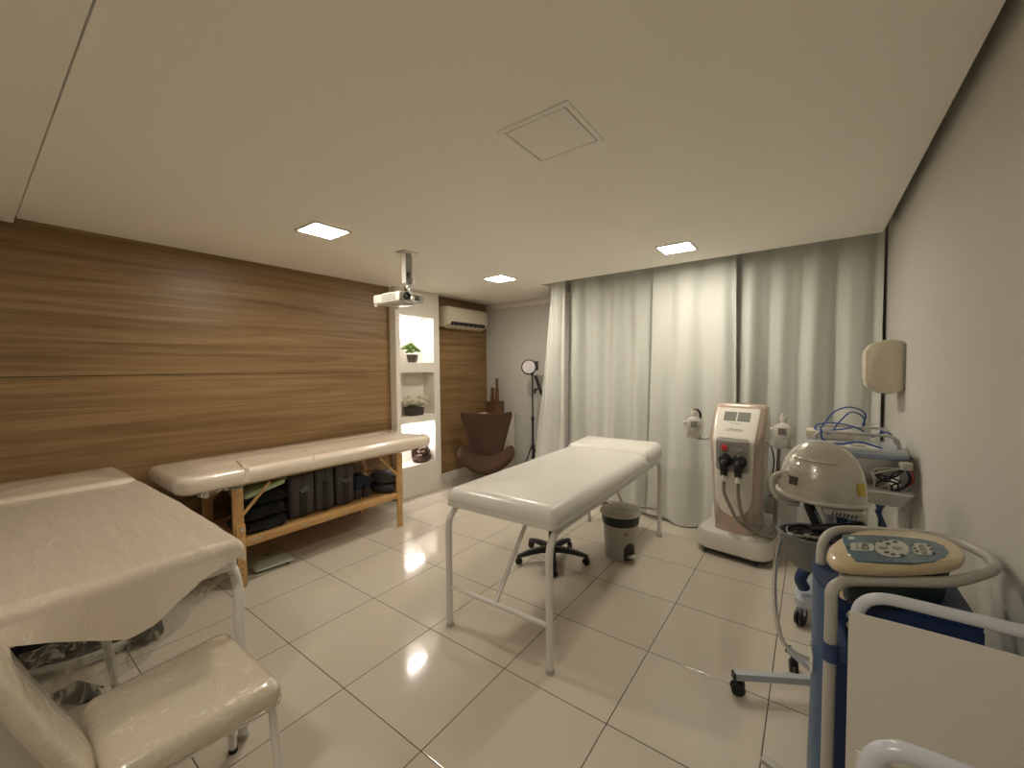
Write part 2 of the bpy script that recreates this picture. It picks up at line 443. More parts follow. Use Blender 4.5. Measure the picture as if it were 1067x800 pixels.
def solo(name, b, m, label, cat, group=None, smooth=True, ang=40, base=None):
    """one-mesh thing; its origin is moved to the given base point"""
    if base: b.move(Matrix.Translation(-Vector(base)))
    o = finish(name, b, m, smooth, ang)
    if base: o.location = base
    tagit(o, label, cat, group); return o

def struct(name, b, m, smooth=False, parent=None, ang=30):
    o = finish(name, b, m, smooth, ang)
    if parent: o.parent = parent
    else: o['kind'] = 'structure'
    return o

def text_part(name, txt, size, mm, m, parent, world=False, ext=.0006, label=None):
    cu = bpy.data.curves.new(name, 'FONT'); cu.body = txt; cu.size = size; cu.extrude = ext; cu.align_x = 'CENTER'; cu.align_y = 'CENTER'
    t = bpy.data.objects.new(name, cu); C.objects.link(t)
    bpy.context.view_layer.update()
    me = bpy.data.meshes.new_from_object(t.evaluated_get(bpy.context.evaluated_depsgraph_get()))
    bpy.data.objects.remove(t); bpy.data.curves.remove(cu)
    root = parent
    while root.parent: root = root.parent
    me.transform((WM[root].inverted() @ mm) if world else mm)
    me.materials.clear(); me.materials.append(m); me.name = name
    o = bpy.data.objects.new(name, me); C.objects.link(o); o.parent = parent
    if label: o['label'] = label
    return o

RX = lambda d: Matrix.Rotation(radians(d), 4, 'X')
RY = lambda d: Matrix.Rotation(radians(d), 4, 'Y')
RZ = lambda d: Matrix.Rotation(radians(d), 4, 'Z')
TR = lambda *p: Matrix.Translation(Vector(p))

def castor(parent, x, y, ztop, r=.03, ang=0, world=False, m=None):
    """fork and wheel under a leg end"""
    b = B(); R = RZ(ang)
    off = TR(x, y, 0) @ R
    for sd in (-1, 1):
        t = B().cyl((-r * .35, sd * .005, r), (-r * .35, sd * .019, r), r, n=20); b._merge(t.bm, off)
    t = B().box((0, 0, r * 1.55), (r * 1.3, .022, r * 1.2), bev=.004); b._merge(t.bm, off)
    t = B().cyl((0, 0, r * 1.6), (0, 0, ztop), .007, n=10); b._merge(t.bm, off)
    return part('castor', b, m or M['black'], parent, world=world)
# ------------------------------------------------------------------ camera, world, light
F_PX, PITCH, ROLL, YAW, CAMZ = 424.347, .0380486, -.00995412, .635255, 1.66425
fw = Vector((-sin(YAW) * cos(PITCH), cos(YAW) * cos(PITCH), -sin(PITCH)))
r0 = Vector((cos(YAW), sin(YAW), 0)); u0 = r0.cross(fw)
rt = r0 * cos(ROLL) + u0 * sin(ROLL); up = -r0 * sin(ROLL) + u0 * cos(ROLL)
cd = bpy.data.cameras.new('camera'); cam = bpy.data.objects.new('camera', cd); C.objects.link(cam)
cam.matrix_world = Matrix(((rt.x, up.x, -fw.x, 0), (rt.y, up.y, -fw.y, 0), (rt.z, up.z, -fw.z, CAMZ), (0, 0, 0, 1)))
cd.sensor_fit = 'HORIZONTAL'; cd.sensor_width = 36; cd.lens = F_PX / 1067 * 36; cd.clip_start = .02
sc = bpy.context.scene; sc.camera = cam
w = bpy.data.worlds.new('world'); sc.world = w; w.use_nodes = True
w.node_tree.nodes['Background'].inputs[0].default_value = (.012, .018, .03, 1)
w.node_tree.nodes['Background'].inputs[1].default_value = .3
sc.view_settings.view_transform = 'Standard'; sc.view_settings.look = 'None'; sc.view_settings.gamma = 1
sc.view_settings.use_curve_mapping = False; sc.view_settings.exposure = 2.18
try:
    sc.cycles.use_denoising = True; sc.cycles.max_bounces = 10; sc.cycles.diffuse_bounces = 5
    sc.cycles.transparent_max_bounces = 12; sc.cycles.sample_clamp_indirect = 6; sc.cycles.caustics_reflective = False
except Exception: pass

# ------------------------------------------------------------------ the room
XL, XR, YB, YF, ZC = -4.295, .485, 5.15, -2.2, 2.70
struct('floor', B().box(((XL + XR) / 2 - .05, (YB + YF) / 2, -.05), (XR - XL + .4, YB - YF + .3, .1)), M['floor'])
cl = B()
cl.box(((XL - .1 + .43) / 2, (0.265 + 4.32) / 2, ZC + .09), (.43 - XL + .1, 4.32 - .265, .18))
cl.box(((XL - .1 - 2.73) / 2, (4.32 + YB) / 2, ZC + .0905), (-2.73 - XL + .1, YB - 4.32, .179))
cl.box(((XL + XR) / 2, (YB + YF) / 2, 2.95), (XR - XL + .4, YB - YF + .3, .06))
struct('ceiling', cl, M['ceiling'])
struct('trim_1', B().box(((XL - .1 + .43) / 2, (YF + .25) / 2, ZC + .065), (.43 - XL + .1, .25 - YF, .20)), M['ceiling'])   # lowered ceiling strip
# left wall in walnut boards with open joints
SEAM = 1.64
wl = B()
for y0, y1 in ((YF, 3.235),):
    wl.box((XL - .012, (y0 + y1) / 2, (SEAM - .003) / 2), (.024, y1 - y0, SEAM - .003))
    wl.box((XL - .012, (y0 + y1) / 2, (SEAM + .003 + ZC + .02) / 2), (.024, y1 - y0, ZC + .02 - SEAM - .003))
zs = [.155, .665, 1.045, 1.234, 1.54, 1.80, ZC + .02]
zs = [.155, .66, 1.05, 1.50, 1.80, ZC + .02]
for a, bb in zip(zs, zs[1:]):
    for y0, y1 in ((3.97, 4.488), (4.492, 5.125)):
        wl.box((XL - .012, (y0 + y1) / 2, (a + .0015 + bb - .0015) / 2), (.024, y1 - y0, bb - a - .003))
struct('wall_left', wl, M['wood'])

tb_ = B(); tb_.box((XL - .045, (YF + 3.235) / 2, 1.45), (.02, 3.235 - YF, 2.9)); tb_.box((XL - .045, (3.97 + YB) / 2 + .05, 1.45), (.02, YB - 3.87, 2.9))
struct('trim_2', tb_, M['darkgap'])
struct('baseboard_left', B().box((XL - .010, (3.97 + YB) / 2, .078), (.026, YB - 3.97, .152), bev=.003), M['wallwhite'])
# niche column
XN = -4.175; nb = B(); X0 = -4.40
y0, y1, a0, a1 = 3.235, 3.97, 3.30, 3.865
zz = [(0, .41), (.965, 1.05), (1.625, 1.755), (2.355, 2.76)]
nb.box(((XN + X0) / 2, (y0 + a0) / 2, 1.38), (XN - X0, a0 - y0, 2.76)); nb.box(((XN + X0) / 2, (a1 + y1) / 2, 1.38), (XN - X0, y1 - a1, 2.76))
for za, zb in zz: nb.box(((XN + X0) / 2, (a0 + a1) / 2, (za + zb) / 2), (XN - X0, a1 - a0 + .001, zb - za))
nb.box((X0 - .01, (y0 + y1) / 2, 1.38), (.02, y1 - y0, 2.76))
struct('wall_niche', nb, M['wallwhite'])
# other walls
struct('wall_right', B().box((XR + .05, (YB + YF) / 2, 1.45), (.1, YB - YF + .2, 2.9)), M['wallpaint'])
wb = B(); WX0, WX1, WZ0, WZ1 = -2.3, .1, .9, 2.3
wb.box(((XL - .1 + WX0) / 2, YB + .05, 1.45), (WX0 - XL + .1, .1, 2.9)); wb.box(((WX1 + XR) / 2, YB + .05, 1.45), (XR - WX1, .1, 2.9))
wb.box(((WX0 + WX1) / 2, YB + .05, WZ0 / 2), (WX1 - WX0, .1, WZ0)); wb.box(((WX0 + WX1) / 2, YB + .05, (WZ1 + 2.9) / 2), (WX1 - WX0, .1, 2.9 - WZ1))
struct('wall_back', wb, M['wallpaint'])
wn = struct('window_1', B().box(((WX0 + WX1) / 2, YB + .06, (WZ0 + WZ1) / 2), (WX1 - WX0, .012, WZ1 - WZ0)), M['nightglass'])
wf = B()
for x in (WX0 + .03, (WX0 + WX1) / 2, WX1 - .03): wf.box((x, YB + .05, (WZ0 + WZ1) / 2), (.05, .04, WZ1 - WZ0))
for z in (WZ0 + .03, WZ1 - .03): wf.box(((WX0 + WX1) / 2, YB + .05, z), (WX1 - WX0, .041, .05))
struct('window_frame', wf, M['silver'], parent=wn)
struct('wall_front', B().box(((XL + XR) / 2, YF - .05, 1.45), (XR - XL + .3, .1, 2.9)), M['wallpaint'])
co = B().prism([(YB, ZC), (YB - .03, ZC), (YB - .034, ZC - .03), (YB - .018, ZC - .085), (YB, ZC - .09)], XL, -2.3, 'x')
struct('trim_3', co, M['wallwhite'])
struct('baseboard_back', B().box(((XL + XR) / 2, YB - .008, .06), (XR - XL, .016, .12), bev=.003), M['wallwhite'])
# hatch in the ceiling
hx0, hx1, hy0, hy1 = -1.125, -.775, 1.43, 1.785
h = thing('ceiling_hatch', 'square white access hatch let into the ceiling, unlit', 'hatch', ((hx0 + hx1) / 2, (hy0 + hy1) / 2, ZC))
hb = B(); s_ = .175
for k, (cx, cy, sx, sy) in enumerate(((0, -s_ + .012, .35, .024), (0, s_ - .012, .35, .024), (-s_ + .012, 0, .024, .302), (s_ - .012, 0, .024, .302))):
    hb.box((cx, cy, -.003), (sx, sy, .008), bev=.002)
part('frame', hb, M['ceiling'], h)
part('panel', B().box((0, 0, -.003), (.292, .292, .008), bev=.002), M['ceiling'], h)
part('gap', B().box((0, 0, .0), (.304, .304, .002)), M['darkgap'], h)
# recessed LED lights
LP = [(-2.93, 1.64, 'square recessed ceiling light left of the projector, over the walnut wall'),
      (-2.904, 3.728, 'square recessed ceiling light at the far end, near the air conditioner'),
      (-.965, 3.743, 'square recessed ceiling light in front of the curtains')]
LP += [(-.965, -.45, 'unseen square ceiling fill light added behind the camera towards the right wall')]  # unseen lamp added to brighten the near part of the room
for k, (x, y, lb) in enumerate(LP):
    t = thing('ceiling_light', lb, 'light', (x, y, ZC if y > 0 else ZC - .035), group='square ceiling lights')
    q = .135; fb = B()
    for cx, cy, sx, sy in ((0, -q, .29, .02), (0, q, .29, .02), (-q, 0, .02, .25), (q, 0, .02, .25)): fb.box((cx, cy, -.004), (sx, sy, .012), bev=.003)
    part('frame', fb, M['white'], t)
    part('diffuser', B().box((0, 0, -.004), (.25, .25, .008), bev=.003), M['lamp'], t)
sm = thing('smoke_detector', 'tiny round fitting on the ceiling near the far corner', 'detector', (-3.20, 4.62, ZC))
part('cover', B().lathe([(.05, 0), (.05, -.012), (.035, -.022), (.001, -.024)][::-1]), M['ceiling'], sm)

# ------------------------------------------------------------------ curtains
CY = 4.53
rod = B().tube([(-2.66, CY, 2.80), (.45, CY, 2.80)], .012, 12)
rr_ = thing('curtain_rod', 'curtain rod in the ceiling recess above the grey curtains', 'curtain rod', (-1.1, CY, 2.80))
part('rod', rod, M['chrome'], rr_, world=True)
for x in (-2.62, -2.5, .05, .22, .36):
    hk = B().tube([(x + .0, CY + .022 * cos(t * .5), 2.795 + .022 * sin(t * .5)) for t in range(13)], .003, 6, closed=True)
    part('ring', hk, M['chrome'], rr_, world=True)
for x in (-2.66, .45): part('bracket', B().box((x, CY, 2.86), (.02, .03, .12), bev=.004), M['chrome'], rr_, world=True)

def curtain(label, xt0, xt1, xb0, xb1, nf, ph, zb, amp=.045, yo=0.0, seed=1, skew=.25):
    rnd = random.Random(seed); ks = [(nf, amp, ph), (nf * .53, amp * .55, rnd.random() * 6), (nf * 2.1, amp * .22, rnd.random() * 6), (nf * .27, amp * .5, rnd.random() * 6)]
    def f(u, v):
        z = 2.782 + (zb(u) - 2.782) * v
        k = .55 + .45 * min(1, v * 2.2)
        xa = xt0 + (xt1 - xt0) * u; xb = xb0 + (xb1 - xb0) * u
        x = xa + (xb - xa) * v ** 1.15
        uu = u + .012 * sin(v * 3 + seed)
        y = sum(A * k * sin(2 * pi * n * uu + p + skew * v * (i + 1)) for i, (n, A, p) in enumerate(ks))
        x += sum(A * .35 * k * cos(2 * pi * n * uu + p) for n, A, p in ks[:1])
        y += .01 * noise.noise(Vector((u * 9, v * 5, seed)))
        return Vector((x, CY + yo + y - .03 * v, z))
    b = B().sheet(f, int(abs(xt1 - xt0) * 90) + 30, 26, .003)
    t = thing('curtain', label, 'curtain', (round((xb0 + xb1) / 2, 3), CY, .06), group='pale grey curtains along the far wall')
    part('cloth', b, M['curtain'], t, world=True, ang=80)
    hem = B().sheet(lambda u, v: f(u, .955 + .045 * v) + Vector((0, -.0035, 0)), int(abs(xt1 - xt0) * 90) + 30, 2, .002)
    part('hem', hem, M['curtain'], t, world=True, ang=80)
curtain('narrow pale curtain flaring out at the far left end of the window', -2.68, -2.455, -3.00, -2.455, 1.6, .3, lambda u: .06, amp=.03, yo=-.055, seed=3)
curtain('pale grey curtain behind the foot of the white treatment bed', -2.45, -1.415, -2.46, -1.37, 4.1, 2.2, lambda u: .075 - .035 * u + .02 * sin(u * 19), amp=.034, yo=.035, seed=5)
curtain('broad smooth curtain just left of the rose gold machine', -1.385, -.60, -1.44, -.58, 2.6, 4.0, lambda u: .03 + .02 * sin(u * 8 + 1), amp=.028, yo=-.06, seed=8)
curtain('wide grey curtain at the right end beside the wall', -.61, .472, -.61, .472, 4.3, 1.2, lambda u: .05, amp=.038, yo=.035, seed=12)

# ------------------------------------------------------------------ air conditioner
ac = thing('air_conditioner', 'white split air conditioner high on the narrow walnut panel', 'air conditioner', (XL, 4.5, 2.27))
prof = [(XL + .001, 2.275), (-4.20, 2.262), (-4.115, 2.30), (-4.098, 2.345), (-4.098, 2.525), (-4.115, 2.55), (XL + .001, 2.55)]
part('body', B().prism([(x, z) for x, z in prof], 4.07, 4.93, 'y', bev=.012), M['creamw'], ac, world=True)
part('vent', B().prism([(-4.21, 2.258), (-4.112, 2.296), (-4.094, 2.338), (-4.12, 2.345), (-4.22, 2.29)], 4.14, 4.87, 'y'), M['black'], ac, world=True)
lv = B()
lv.prism([(-4.205, 2.246), (-4.125, 2.276), (-4.122, 2.285), (-4.20, 2.256)], 4.12, 4.89, 'y')
for k in range(7): lv.box((-4.13, 4.2 + k * .1, 2.30), (.05, .006, .03), rot=RY(-30))
part('louver', lv, M['creamw'], ac, world=True)

# ------------------------------------------------------------------ projector
pj = thing('ceiling_projector', 'white projector hanging from the ceiling on a bracket', 'projector', (-2.912, 2.387, ZC))
pb = B(); pb.box((-3.02, 2.375, 2.315), (.37, .27, .085), bev=.016, seg=3)
part('housing', pb, M['white'], pj, world=True)
part('control_panel', B().box((-3.09, 2.36, 2.366), (.10, .12, .022), bev=.006), M['white'], pj, world=True)
vb = B()
for i in range(8):
    for j in range(3): vb.box((-3.06 + i * .024, 2.2385, 2.297 + j * .019), (.015, .004, .012))
part('vent', vb, M['greypanel'], pj, world=True, kind=None)
part('front_panel', B().box((-2.836, 2.375, 2.313), (.012, .262, .07), bev=.004), M['silver'], pj, world=True)
part('lens', B().lathe([(.034, 0), (.036, .02), (.030, .028), (.026, .012), (.001, .010)], (-2.832, 2.31, 2.318), rot=RY(90).to_3x3()), M['black'], pj, world=True)
part('focus_ring', B().lathe([(.040, 0), (.040, .012), (.034, .014), (.034, .0)], (-2.84, 2.31, 2.318), rot=RY(90).to_3x3()), M['chrome'], pj, world=True)
part('window', B().box((-2.829, 2.435, 2.315), (.006, .05, .04), bev=.002), M['darkscreen'], pj, world=True)
part('bottom_plate', B().box((-2.98, 2.40, 2.268), (.16, .14, .006), bev=.002), M['greymetal'], pj, world=True)
for x, y in ((-3.185, 2.26), (-3.18, 2.49)): part('foot', B().lathe([(.012, 2.255), (.016, 2.262), (.010, 2.28)], (x, y, 0), 12), M['white'], pj, world=True)
br = B(); br.box((-2.925, 2.387, 2.56), (.012, .075, .27)); br.box((-2.90, 2.352, 2.56), (.05, .006, .27)); br.box((-2.90, 2.422, 2.56), (.05, .006, .27))
part('mounting_channel', br, M['whitemetal'], pj, world=True)
part('ceiling_plate', B().box((-2.90, 2.387, ZC - .004), (.12, .15, .008), bev=.002), M['whitemetal'], pj, world=True)
part('cable_box', B().box((-2.888, 2.387, 2.50), (.018, .04, .045), bev=.003), M['darkscreen'], pj, world=True)
ar = B(); ar.box((-2.90, 2.387, 2.40), (.045, .05, .06), bev=.006); ar.box((-2.95, 2.375, 2.37), (.20, .03, .012), bev=.003); ar.box((-2.90, 2.375, 2.37), (.03, .22, .012), bev=.003)
part('tilt_head', ar, M['chrome'], pj, world=True)
for dx, dy in ((.02, .1), (.02, -.1)): part('arm', B().tube([(-2.90 + dx, 2.375 + dy, 2.375), (-2.92, 2.375 + dy * .8, 2.35)], .007, 8), M['chrome'], pj, world=True)
part('cable', B().tube(spline([(-2.885, 2.40, 2.50), (-2.86, 2.43, 2.45), (-2.87, 2.42, 2.40), (-2.90, 2.41, 2.36)]), .004, 8), M['white'], pj, world=True)

for o_ in pj.children:
    if o_.name.split('.')[0] not in ('ceiling_plate', 'mounting_channel', 'cable_box', 'cable'): o_.location.z -= .022
# ------------------------------------------------------------------ niche lights and ornaments
for z, lb in ((2.355, 'small white light strip lighting the top wall niche'), (.965, 'small white light strip lighting the lowest wall niche')):
    t = thing('niche_light', lb, 'light', (-4.30, 3.58, z), group='niche light strips')
    part('housing', B().box((-4.30, 3.58, z - .006), (.05, .30, .012), bev=.002), M['white'], t, world=True)
    part('diffuser', B().box((-4.30, 3.58, z - .014), (.035, .28, .006), bev=.002), M['nichelight'], t, world=True)
p1 = thing('succulent_pot', 'small potted green succulent in the lit top wall niche', 'plant', (-4.285, 3.585, 1.756))
part('pot', B().loft([[Vector((x, y, z)) for x, y in rrect(a, a, .012, 4)] for a, z in ((.048, 0), (.062, .10), (.062, .105), (.054, .105), (.052, .085))]).move(RZ(28)), M['darkpot'], p1, label='dark square pot')
lf = B(); rnd = random.Random(4)
for cx, cy, cz, R in ((-.02, -.07, .18, .075), (.01, .02, .17, .062), (.0, .085, .145, .05), (.03, -.06, .13, .058), (-.01, -.02, .215, .06)):
    for k in range(16):
        a = k * 2.4; t = k / 16; d = R * (.25 + .75 * t)
        lf.ball((cx + d * cos(a), cy + d * sin(a), cz + .035 * (1 - t) ** 1.3), (R * .36, R * .2, R * .14), 8, 6, rot=(Matrix.Rotation(a, 3, 'Z') @ Matrix.Rotation(-radians(65 - 45 * t), 3, 'Y')))
part('leaves', lf, M['leaf'], p1)
part('soil', B().box((0, 0, .088), (.1, .1, .01)).move(RZ(28)), M['blackrub'], p1)
p2 = thing('flower_pot', 'dark square pot of cream artificial flowers in the middle wall niche', 'plant', (-4.285, 3.60, 1.051))
part('pot', B().loft([[Vector((x, y, z)) for x, y in rrect(a * .8, a, .008, 4)] for a, z in ((.095, 0), (.105, .11), (.097, .11), (.095, .09))]), M['darkpot'], p2, label='dark square pot')
fl = B()
for k in range(22):
    cx, cy, cz = rnd.uniform(-.05, .09), rnd.uniform(-.12, .17), rnd.uniform(.13, .24)
    for j in range(11):
        a = j * 2.4; R = .050; d = R * (.2 + .8 * j / 11)
        fl.ball((cx + d * cos(a), cy + d * sin(a), cz + .02 * (1 - j / 11)), (R * .5, R * .34, R * .12), 8, 6, rot=(Matrix.Rotation(a, 3, 'Z') @ Matrix.Rotation(-radians(60 - 45 * j / 11), 3, 'Y')))
part('flowers', fl, M['petal'], p2)
st = B()
for k in range(14):
    x, y = rnd.uniform(-.04, .04), rnd.uniform(-.09, .12); st.tube([(x * .5, y * .5, .09), (x, y, rnd.uniform(.13, .18))], .003, 6)
    st.ball((x, y, .125), (.03, .012, .005), 8, 5, rot=Matrix.Rotation(k, 3, 'Z'))
part('stems', st, M['leaf'], p2)
p3 = thing('tabletop_fountain', 'brown stone tabletop fountain in the lowest lit wall niche', 'ornament', (-4.27, 3.70, .411))
part('bowl', B().lathe([(.10, 0), (.13, .02), (.15, .07), (.145, .08), (.13, .055), (.001, .05)], (0, 0, 0), 28, sx=.7), M['rockm'], p3)
rk = B()
for k in range(20): 
    a = k * 2.4; d = .03 + .085 * (k / 20)
    rk.ball((d * .6 * cos(a), d * sin(a), .085 + .045 * (k % 3)), (.036, .044, .036), 10, 7, rot=Matrix.Rotation(a, 3, 'Z'))
part('stones', rk, M['rockm'], p3)
part('back_rock', B().ball((-.02, -.11, .14), (.035, .045, .14), 10, 8), M['rockm'], p3)
part('top_bowl', B().lathe([(.02, .12), (.055, .15), (.06, .165), (.05, .16), (.001, .15)], (0, .02, .02), 20), M['rockm'], p3)

# ------------------------------------------------------------------ egg chair
eg = thing('egg_chair', 'brown suede egg chair in the far corner', 'chair', (-3.60, 4.27, 0), radians(38))
def eback(u, v):
    uu = u * 2 - 1; wv = .22 + .18 * (v ** 1.15)
    if v > .86: wv -= .035 * ((v - .86) / .14) ** 2
    z = .40 + .62 * v + .045 * abs(uu) ** 2.2 * v
    x = wv * uu; y = .20 + .15 * v - .16 * uu * uu * (.45 + .55 * v)
    return Vector((-x, y, z))
bk = B().pillow(eback, 26, 22, .075)
o = part('backrest', bk, M['brownchair'], eg, ang=180)
md = o.modifiers.new('s', 'SUBSURF'); md.levels = 1; md.render_levels = 2
def eseat(u, v):
    uu = u * 2 - 1; a = abs(uu)
    x = .415 * uu * (1 - .10 * (1 - v) ** 2) * (1 - .12 * v * v); y = -.34 + .58 * v + .10 * a ** 2 * (1 - v)
    z = .42 + .19 * a ** 2.2 - .11 * max(0, 1 - v * 2.6) ** 2 * (1 - .5 * a)
    return Vector((x, y, z))
se = B().pillow(lambda u, v: eseat(u, v) - Vector((0, 0, .04)), 30, 20, .12, 8, 6)
o = part('seat', se, M['brownchair'], eg, ang=180)
md = o.modifiers.new('s', 'SUBSURF'); md.levels = 1; md.render_levels = 2
part('column', B().cyl((0, -.02, .06), (0, -.02, .34), .028), M['chrome'], eg)
for k in range(4):
    a = radians(45 + 90 * k); part('foot', B().tube([(0, -.02, .10), (.16 * cos(a), -.02 + .16 * sin(a), .07), (.33 * cos(a), -.02 + .33 * sin(a), .014)], [.022, .018, .013], 10), M['black'], eg)

cb = thing('white_cabinet', 'small white cabinet half hidden behind the brown egg chair', 'cabinet', (-3.95, 4.955, 0))
part('body', B().box((0, 0, .475), (.44, .34, .95), bev=.004), M['wallwhite'], cb)
part('door', B().box((0, -.178, .48), (.42, .016, .90), bev=.003), M['wallwhite'], cb)
part('top', B().box((0, -.005, .962), (.47, .37, .024), bev=.004), M['wallwhite'], cb)
bx = thing('wooden_crate', 'small dark wooden crate holding two brown bottles on the white cabinet', 'crate', (-3.965, 4.93, .975))
for (cx, cy, sx, sy) in ((0, -.09, .20, .012), (0, .09, .20, .012), (-.094, 0, .012, .168), (.094, 0, .012, .168)):
    part('panel', B().box((cx, cy, .085), (sx, sy, .17), bev=.003), M['bronze'], bx)
part('rim', B().loft([[Vector((x, y, z)) for x, y in rrect(a, a - .006, .006, 3)] for a, z in ((.106, .165), (.106, .18), (.094, .18), (.094, .165))], False, False), M['darkpot'], bx)
solo('tall_bottle', B().lathe([(.028, 0), (.030, .01), (.030, .36), (.022, .40), (.022, .50), (.026, .505), (.026, .53), (.001, .532)], (-3.925, 4.93, .98), 20), M['bronze'], 'tallest slim brown bottle standing in the wooden crate', 'bottle', 'bottles in the crate', base=(-3.925, 4.93, .98))
solo('short_bottle', B().lathe([(.032, 0), (.034, .01), (.034, .26), (.026, .30), (.026, .37), (.03, .375), (.03, .39), (.001, .392)], (-4.01, 4.92, .98), 20), M['bronze'], 'shorter brown bottle in the wooden crate beside the tall one', 'bottle', 'bottles in the crate', base=(-4.01, 4.92, .98))

# ------------------------------------------------------------------ ring light on tripod
rl = thing('ring_light', 'black ring light on a slim black tripod in the far corner', 'lamp', (-3.22, 4.86, 0))
part('pole', B().tube([(0, 0, .30), (0, 0, .95), (0, 0, .951), (0, 0, 1.58)], [.016, .016, .011, .011], 12), M['black'], rl)
part('collar', B().cyl((0, 0, .92), (0, 0, .97), .024), M['black'], rl); part('collar', B().cyl((0, 0, .50), (0, 0, .56), .03), M['black'], rl)
for k in range(3):
    a = radians(200 + 120 * k); part('leg', B().tube([(.02 * cos(a), .02 * sin(a), .54), (.22 * cos(a), .22 * sin(a), .012)], .010, 8), M['black'], rl)
hm = TR(-.045, -.02, 1.68) @ RZ(30) @ RX(82)
part('lamp_ring', B().lathe([(.105, -.02), (.11, -.01), (.11, .014), (.10, .02), (.092, .02), (.092, .008), (.001, .006)], (0, 0, 0), 32).move(hm), M['black'], rl)
part('diffuser', B().lathe([(.001, .012), (.092, .012), (.092, .018), (.001, .020)], (0, 0, 0), 32).move(hm), M['filmwhite'], rl, label='pale frosted disc')
part('swivel', B().box((0, 0, 1.59), (.03, .03, .06), bev=.006), M['black'], rl)
part('battery_box', B().box((.045, .03, 1.70), (.05, .04, .13), bev=.006), M['black'], rl)
part('clamp_arm', B().tube(spline([(0, 0, 1.36), (.06, -.02, 1.35), (.11, -.02, 1.38), (.13, -.01, 1.45)]), .010, 8), M['black'], rl)
part('phone_clamp', B().box((.115, -.01, 1.42), (.02, .06, .30), rot=RY(-22), bev=.005), M['black'], rl)
part('thumb_screw', B().cyl((.06, -.03, 1.31), (.06, -.01, 1.38), .014, n=12), M['black'], rl)
# ------------------------------------------------------------------ central treatment bed
tb = thing('treatment_bed', 'white vinyl treatment bed on a white tube frame in the middle of the room', 'treatment bed', (-1.53, 2.93, 0), radians(1.5))
def headlift(x, y):
    t = max(0, min(1, (y - .60) / .16)); return .035 * t * t * (3 - 2 * t)
part('base_board', B().loft([[Vector((x, y, z)) for x, y in rrect(.402, 1.085, .05, 7)] for z in (.786, .8165)]), M['vinyl'], tb, label='flat vinyl-covered board under the cushion')
part('mattress', cushion(B(), 0, -.235, .402, .85, .816, .904, .05, .075, .022, flat=True), M['vinyl'], tb, ang=70)
part('headrest', cushion(B(), 0, .848, .402, .237, .816, .922, .05, .065, .022, flat=True, hf=lambda x, y: .02 * max(0, min(1, (y - .62) / .2))), M['vinyl'], tb, ang=70)
part('seam', B().box((0, .612, .855), (.76, .006, .05)), M['vinyl'], tb, label='thin seam between mattress and headrest')
RB = .021
for sx in (-1, 1):
    x = sx * .372
    for sy in (-1, 1):
        p = fillet([(x, sy * 1.085, .012), (x, sy * 1.085, .760), (x, sy * .80, .760)], .19, 10)
        o = part('leg', B().tube(p, RB, 14), M['whitemetal'], tb)
        part('foot_cap', B().lathe([(.024, 0), (.0245, .004), (.0245, .022), (.022, .026)], (x, sy * 1.085, 0), 16), M['mesh'], o)
    part('side_rail', B().tube([(x, -.81, .760), (x, .81, .760)], RB, 14), M['whitemetal'], tb)
for sy in (-1, 1):
    part('stretcher', B().tube([(-.372, sy * 1.085, .262), (.372, sy * 1.085, .262)], .014, 12), M['whitemetal'], tb)
    part('brace', B().tube([(0, sy * 1.085, .262), (0, sy * .62, .77)], .014, 12), M['whitemetal'], tb)
for y in (-.62, 0, .62): part('cross_bar', B().box((0, y, .768), (.76, .03, .02)), M['whitemetal'], tb)

# stool whose star base shows below the bed
sx_, sy_ = -1.80, 3.0
so = thing('rolling_stool', 'black five-star castor base of a stool standing under the white bed', 'stool', (sx_, sy_, 0))
part('seat', cushion(B(), 0, 0, .19, .19, .46, .54, .188, .03, .01), M['blackcloth'], so, ang=70)
part('column', B().tube([(0, 0, .10), (0, 0, .26), (0, 0, .261), (0, 0, .47)], [.028, .028, .016, .016], 14), M['black'], so)
part('hub', B().lathe([(.045, .07), (.052, .085), (.05, .115), (.034, .13), (.001, .13)], (0, 0, 0), 20), M['black'], so)
for k in range(5):
    a = radians(-55 + 72 * k); c_, s_ = cos(a), sin(a); rings = []
    for t, wd, z, hh in ((.03, .030, .10, .026), (.12, .028, .102, .022), (.22, .024, .090, .018), (.30, .019, .074, .014), (.315, .012, .070, .010)):
        rings.append([Vector((t * c_ - q * wd * s_, t * s_ + q * wd * c_, z + r_ * hh)) for q, r_ in ((-1, -.8), (1, -.8), (1, .2), (.6, 1), (-.6, 1), (-1, .2))])
    o = part('base_arm', B().loft(rings), M['black'], so)
    castor(o, .305 * c_, .305 * s_, .066, .027, math.degrees(a) + 40)

# pedal bin
pn = thing('pedal_bin', 'grey plastic pedal bin with a black liner beside the white bed', 'bin', (-1.345, 3.42, 0), radians(25))
body = B().lathe([(.125, 0), (.133, .006), (.150, .355), (.153, .36), (.147, .36), (.143, .34), (.125, .02)], (0, 0, 0), 48)
part('bucket', body, M['binbody'], pn)
part('liner', B().lathe([(.150, .300), (.157, .305), (.166, .385), (.160, .392), (.150, .39), (.145, .33)], (0, 0, 0), 48), M['bag'], pn, label='black bin liner folded over the rim')
part('lid', B().lathe([(.160, .384), (.178, .388), (.180, .398), (.168, .412), (.12, .424), (.05, .428), (.001, .428)], (0, 0, 0), 48), M['binlid'], pn)
part('lid_grip', B().ball((0, -.03, .425), (.085, .022, .010), 16, 8), M['binlid'], pn)
part('lid_emblem', B().lathe([(.012, .423), (.014, .428), (.010, .431), (.001, .430)], (.06, -.09, -.006), 14), M['white'], pn)
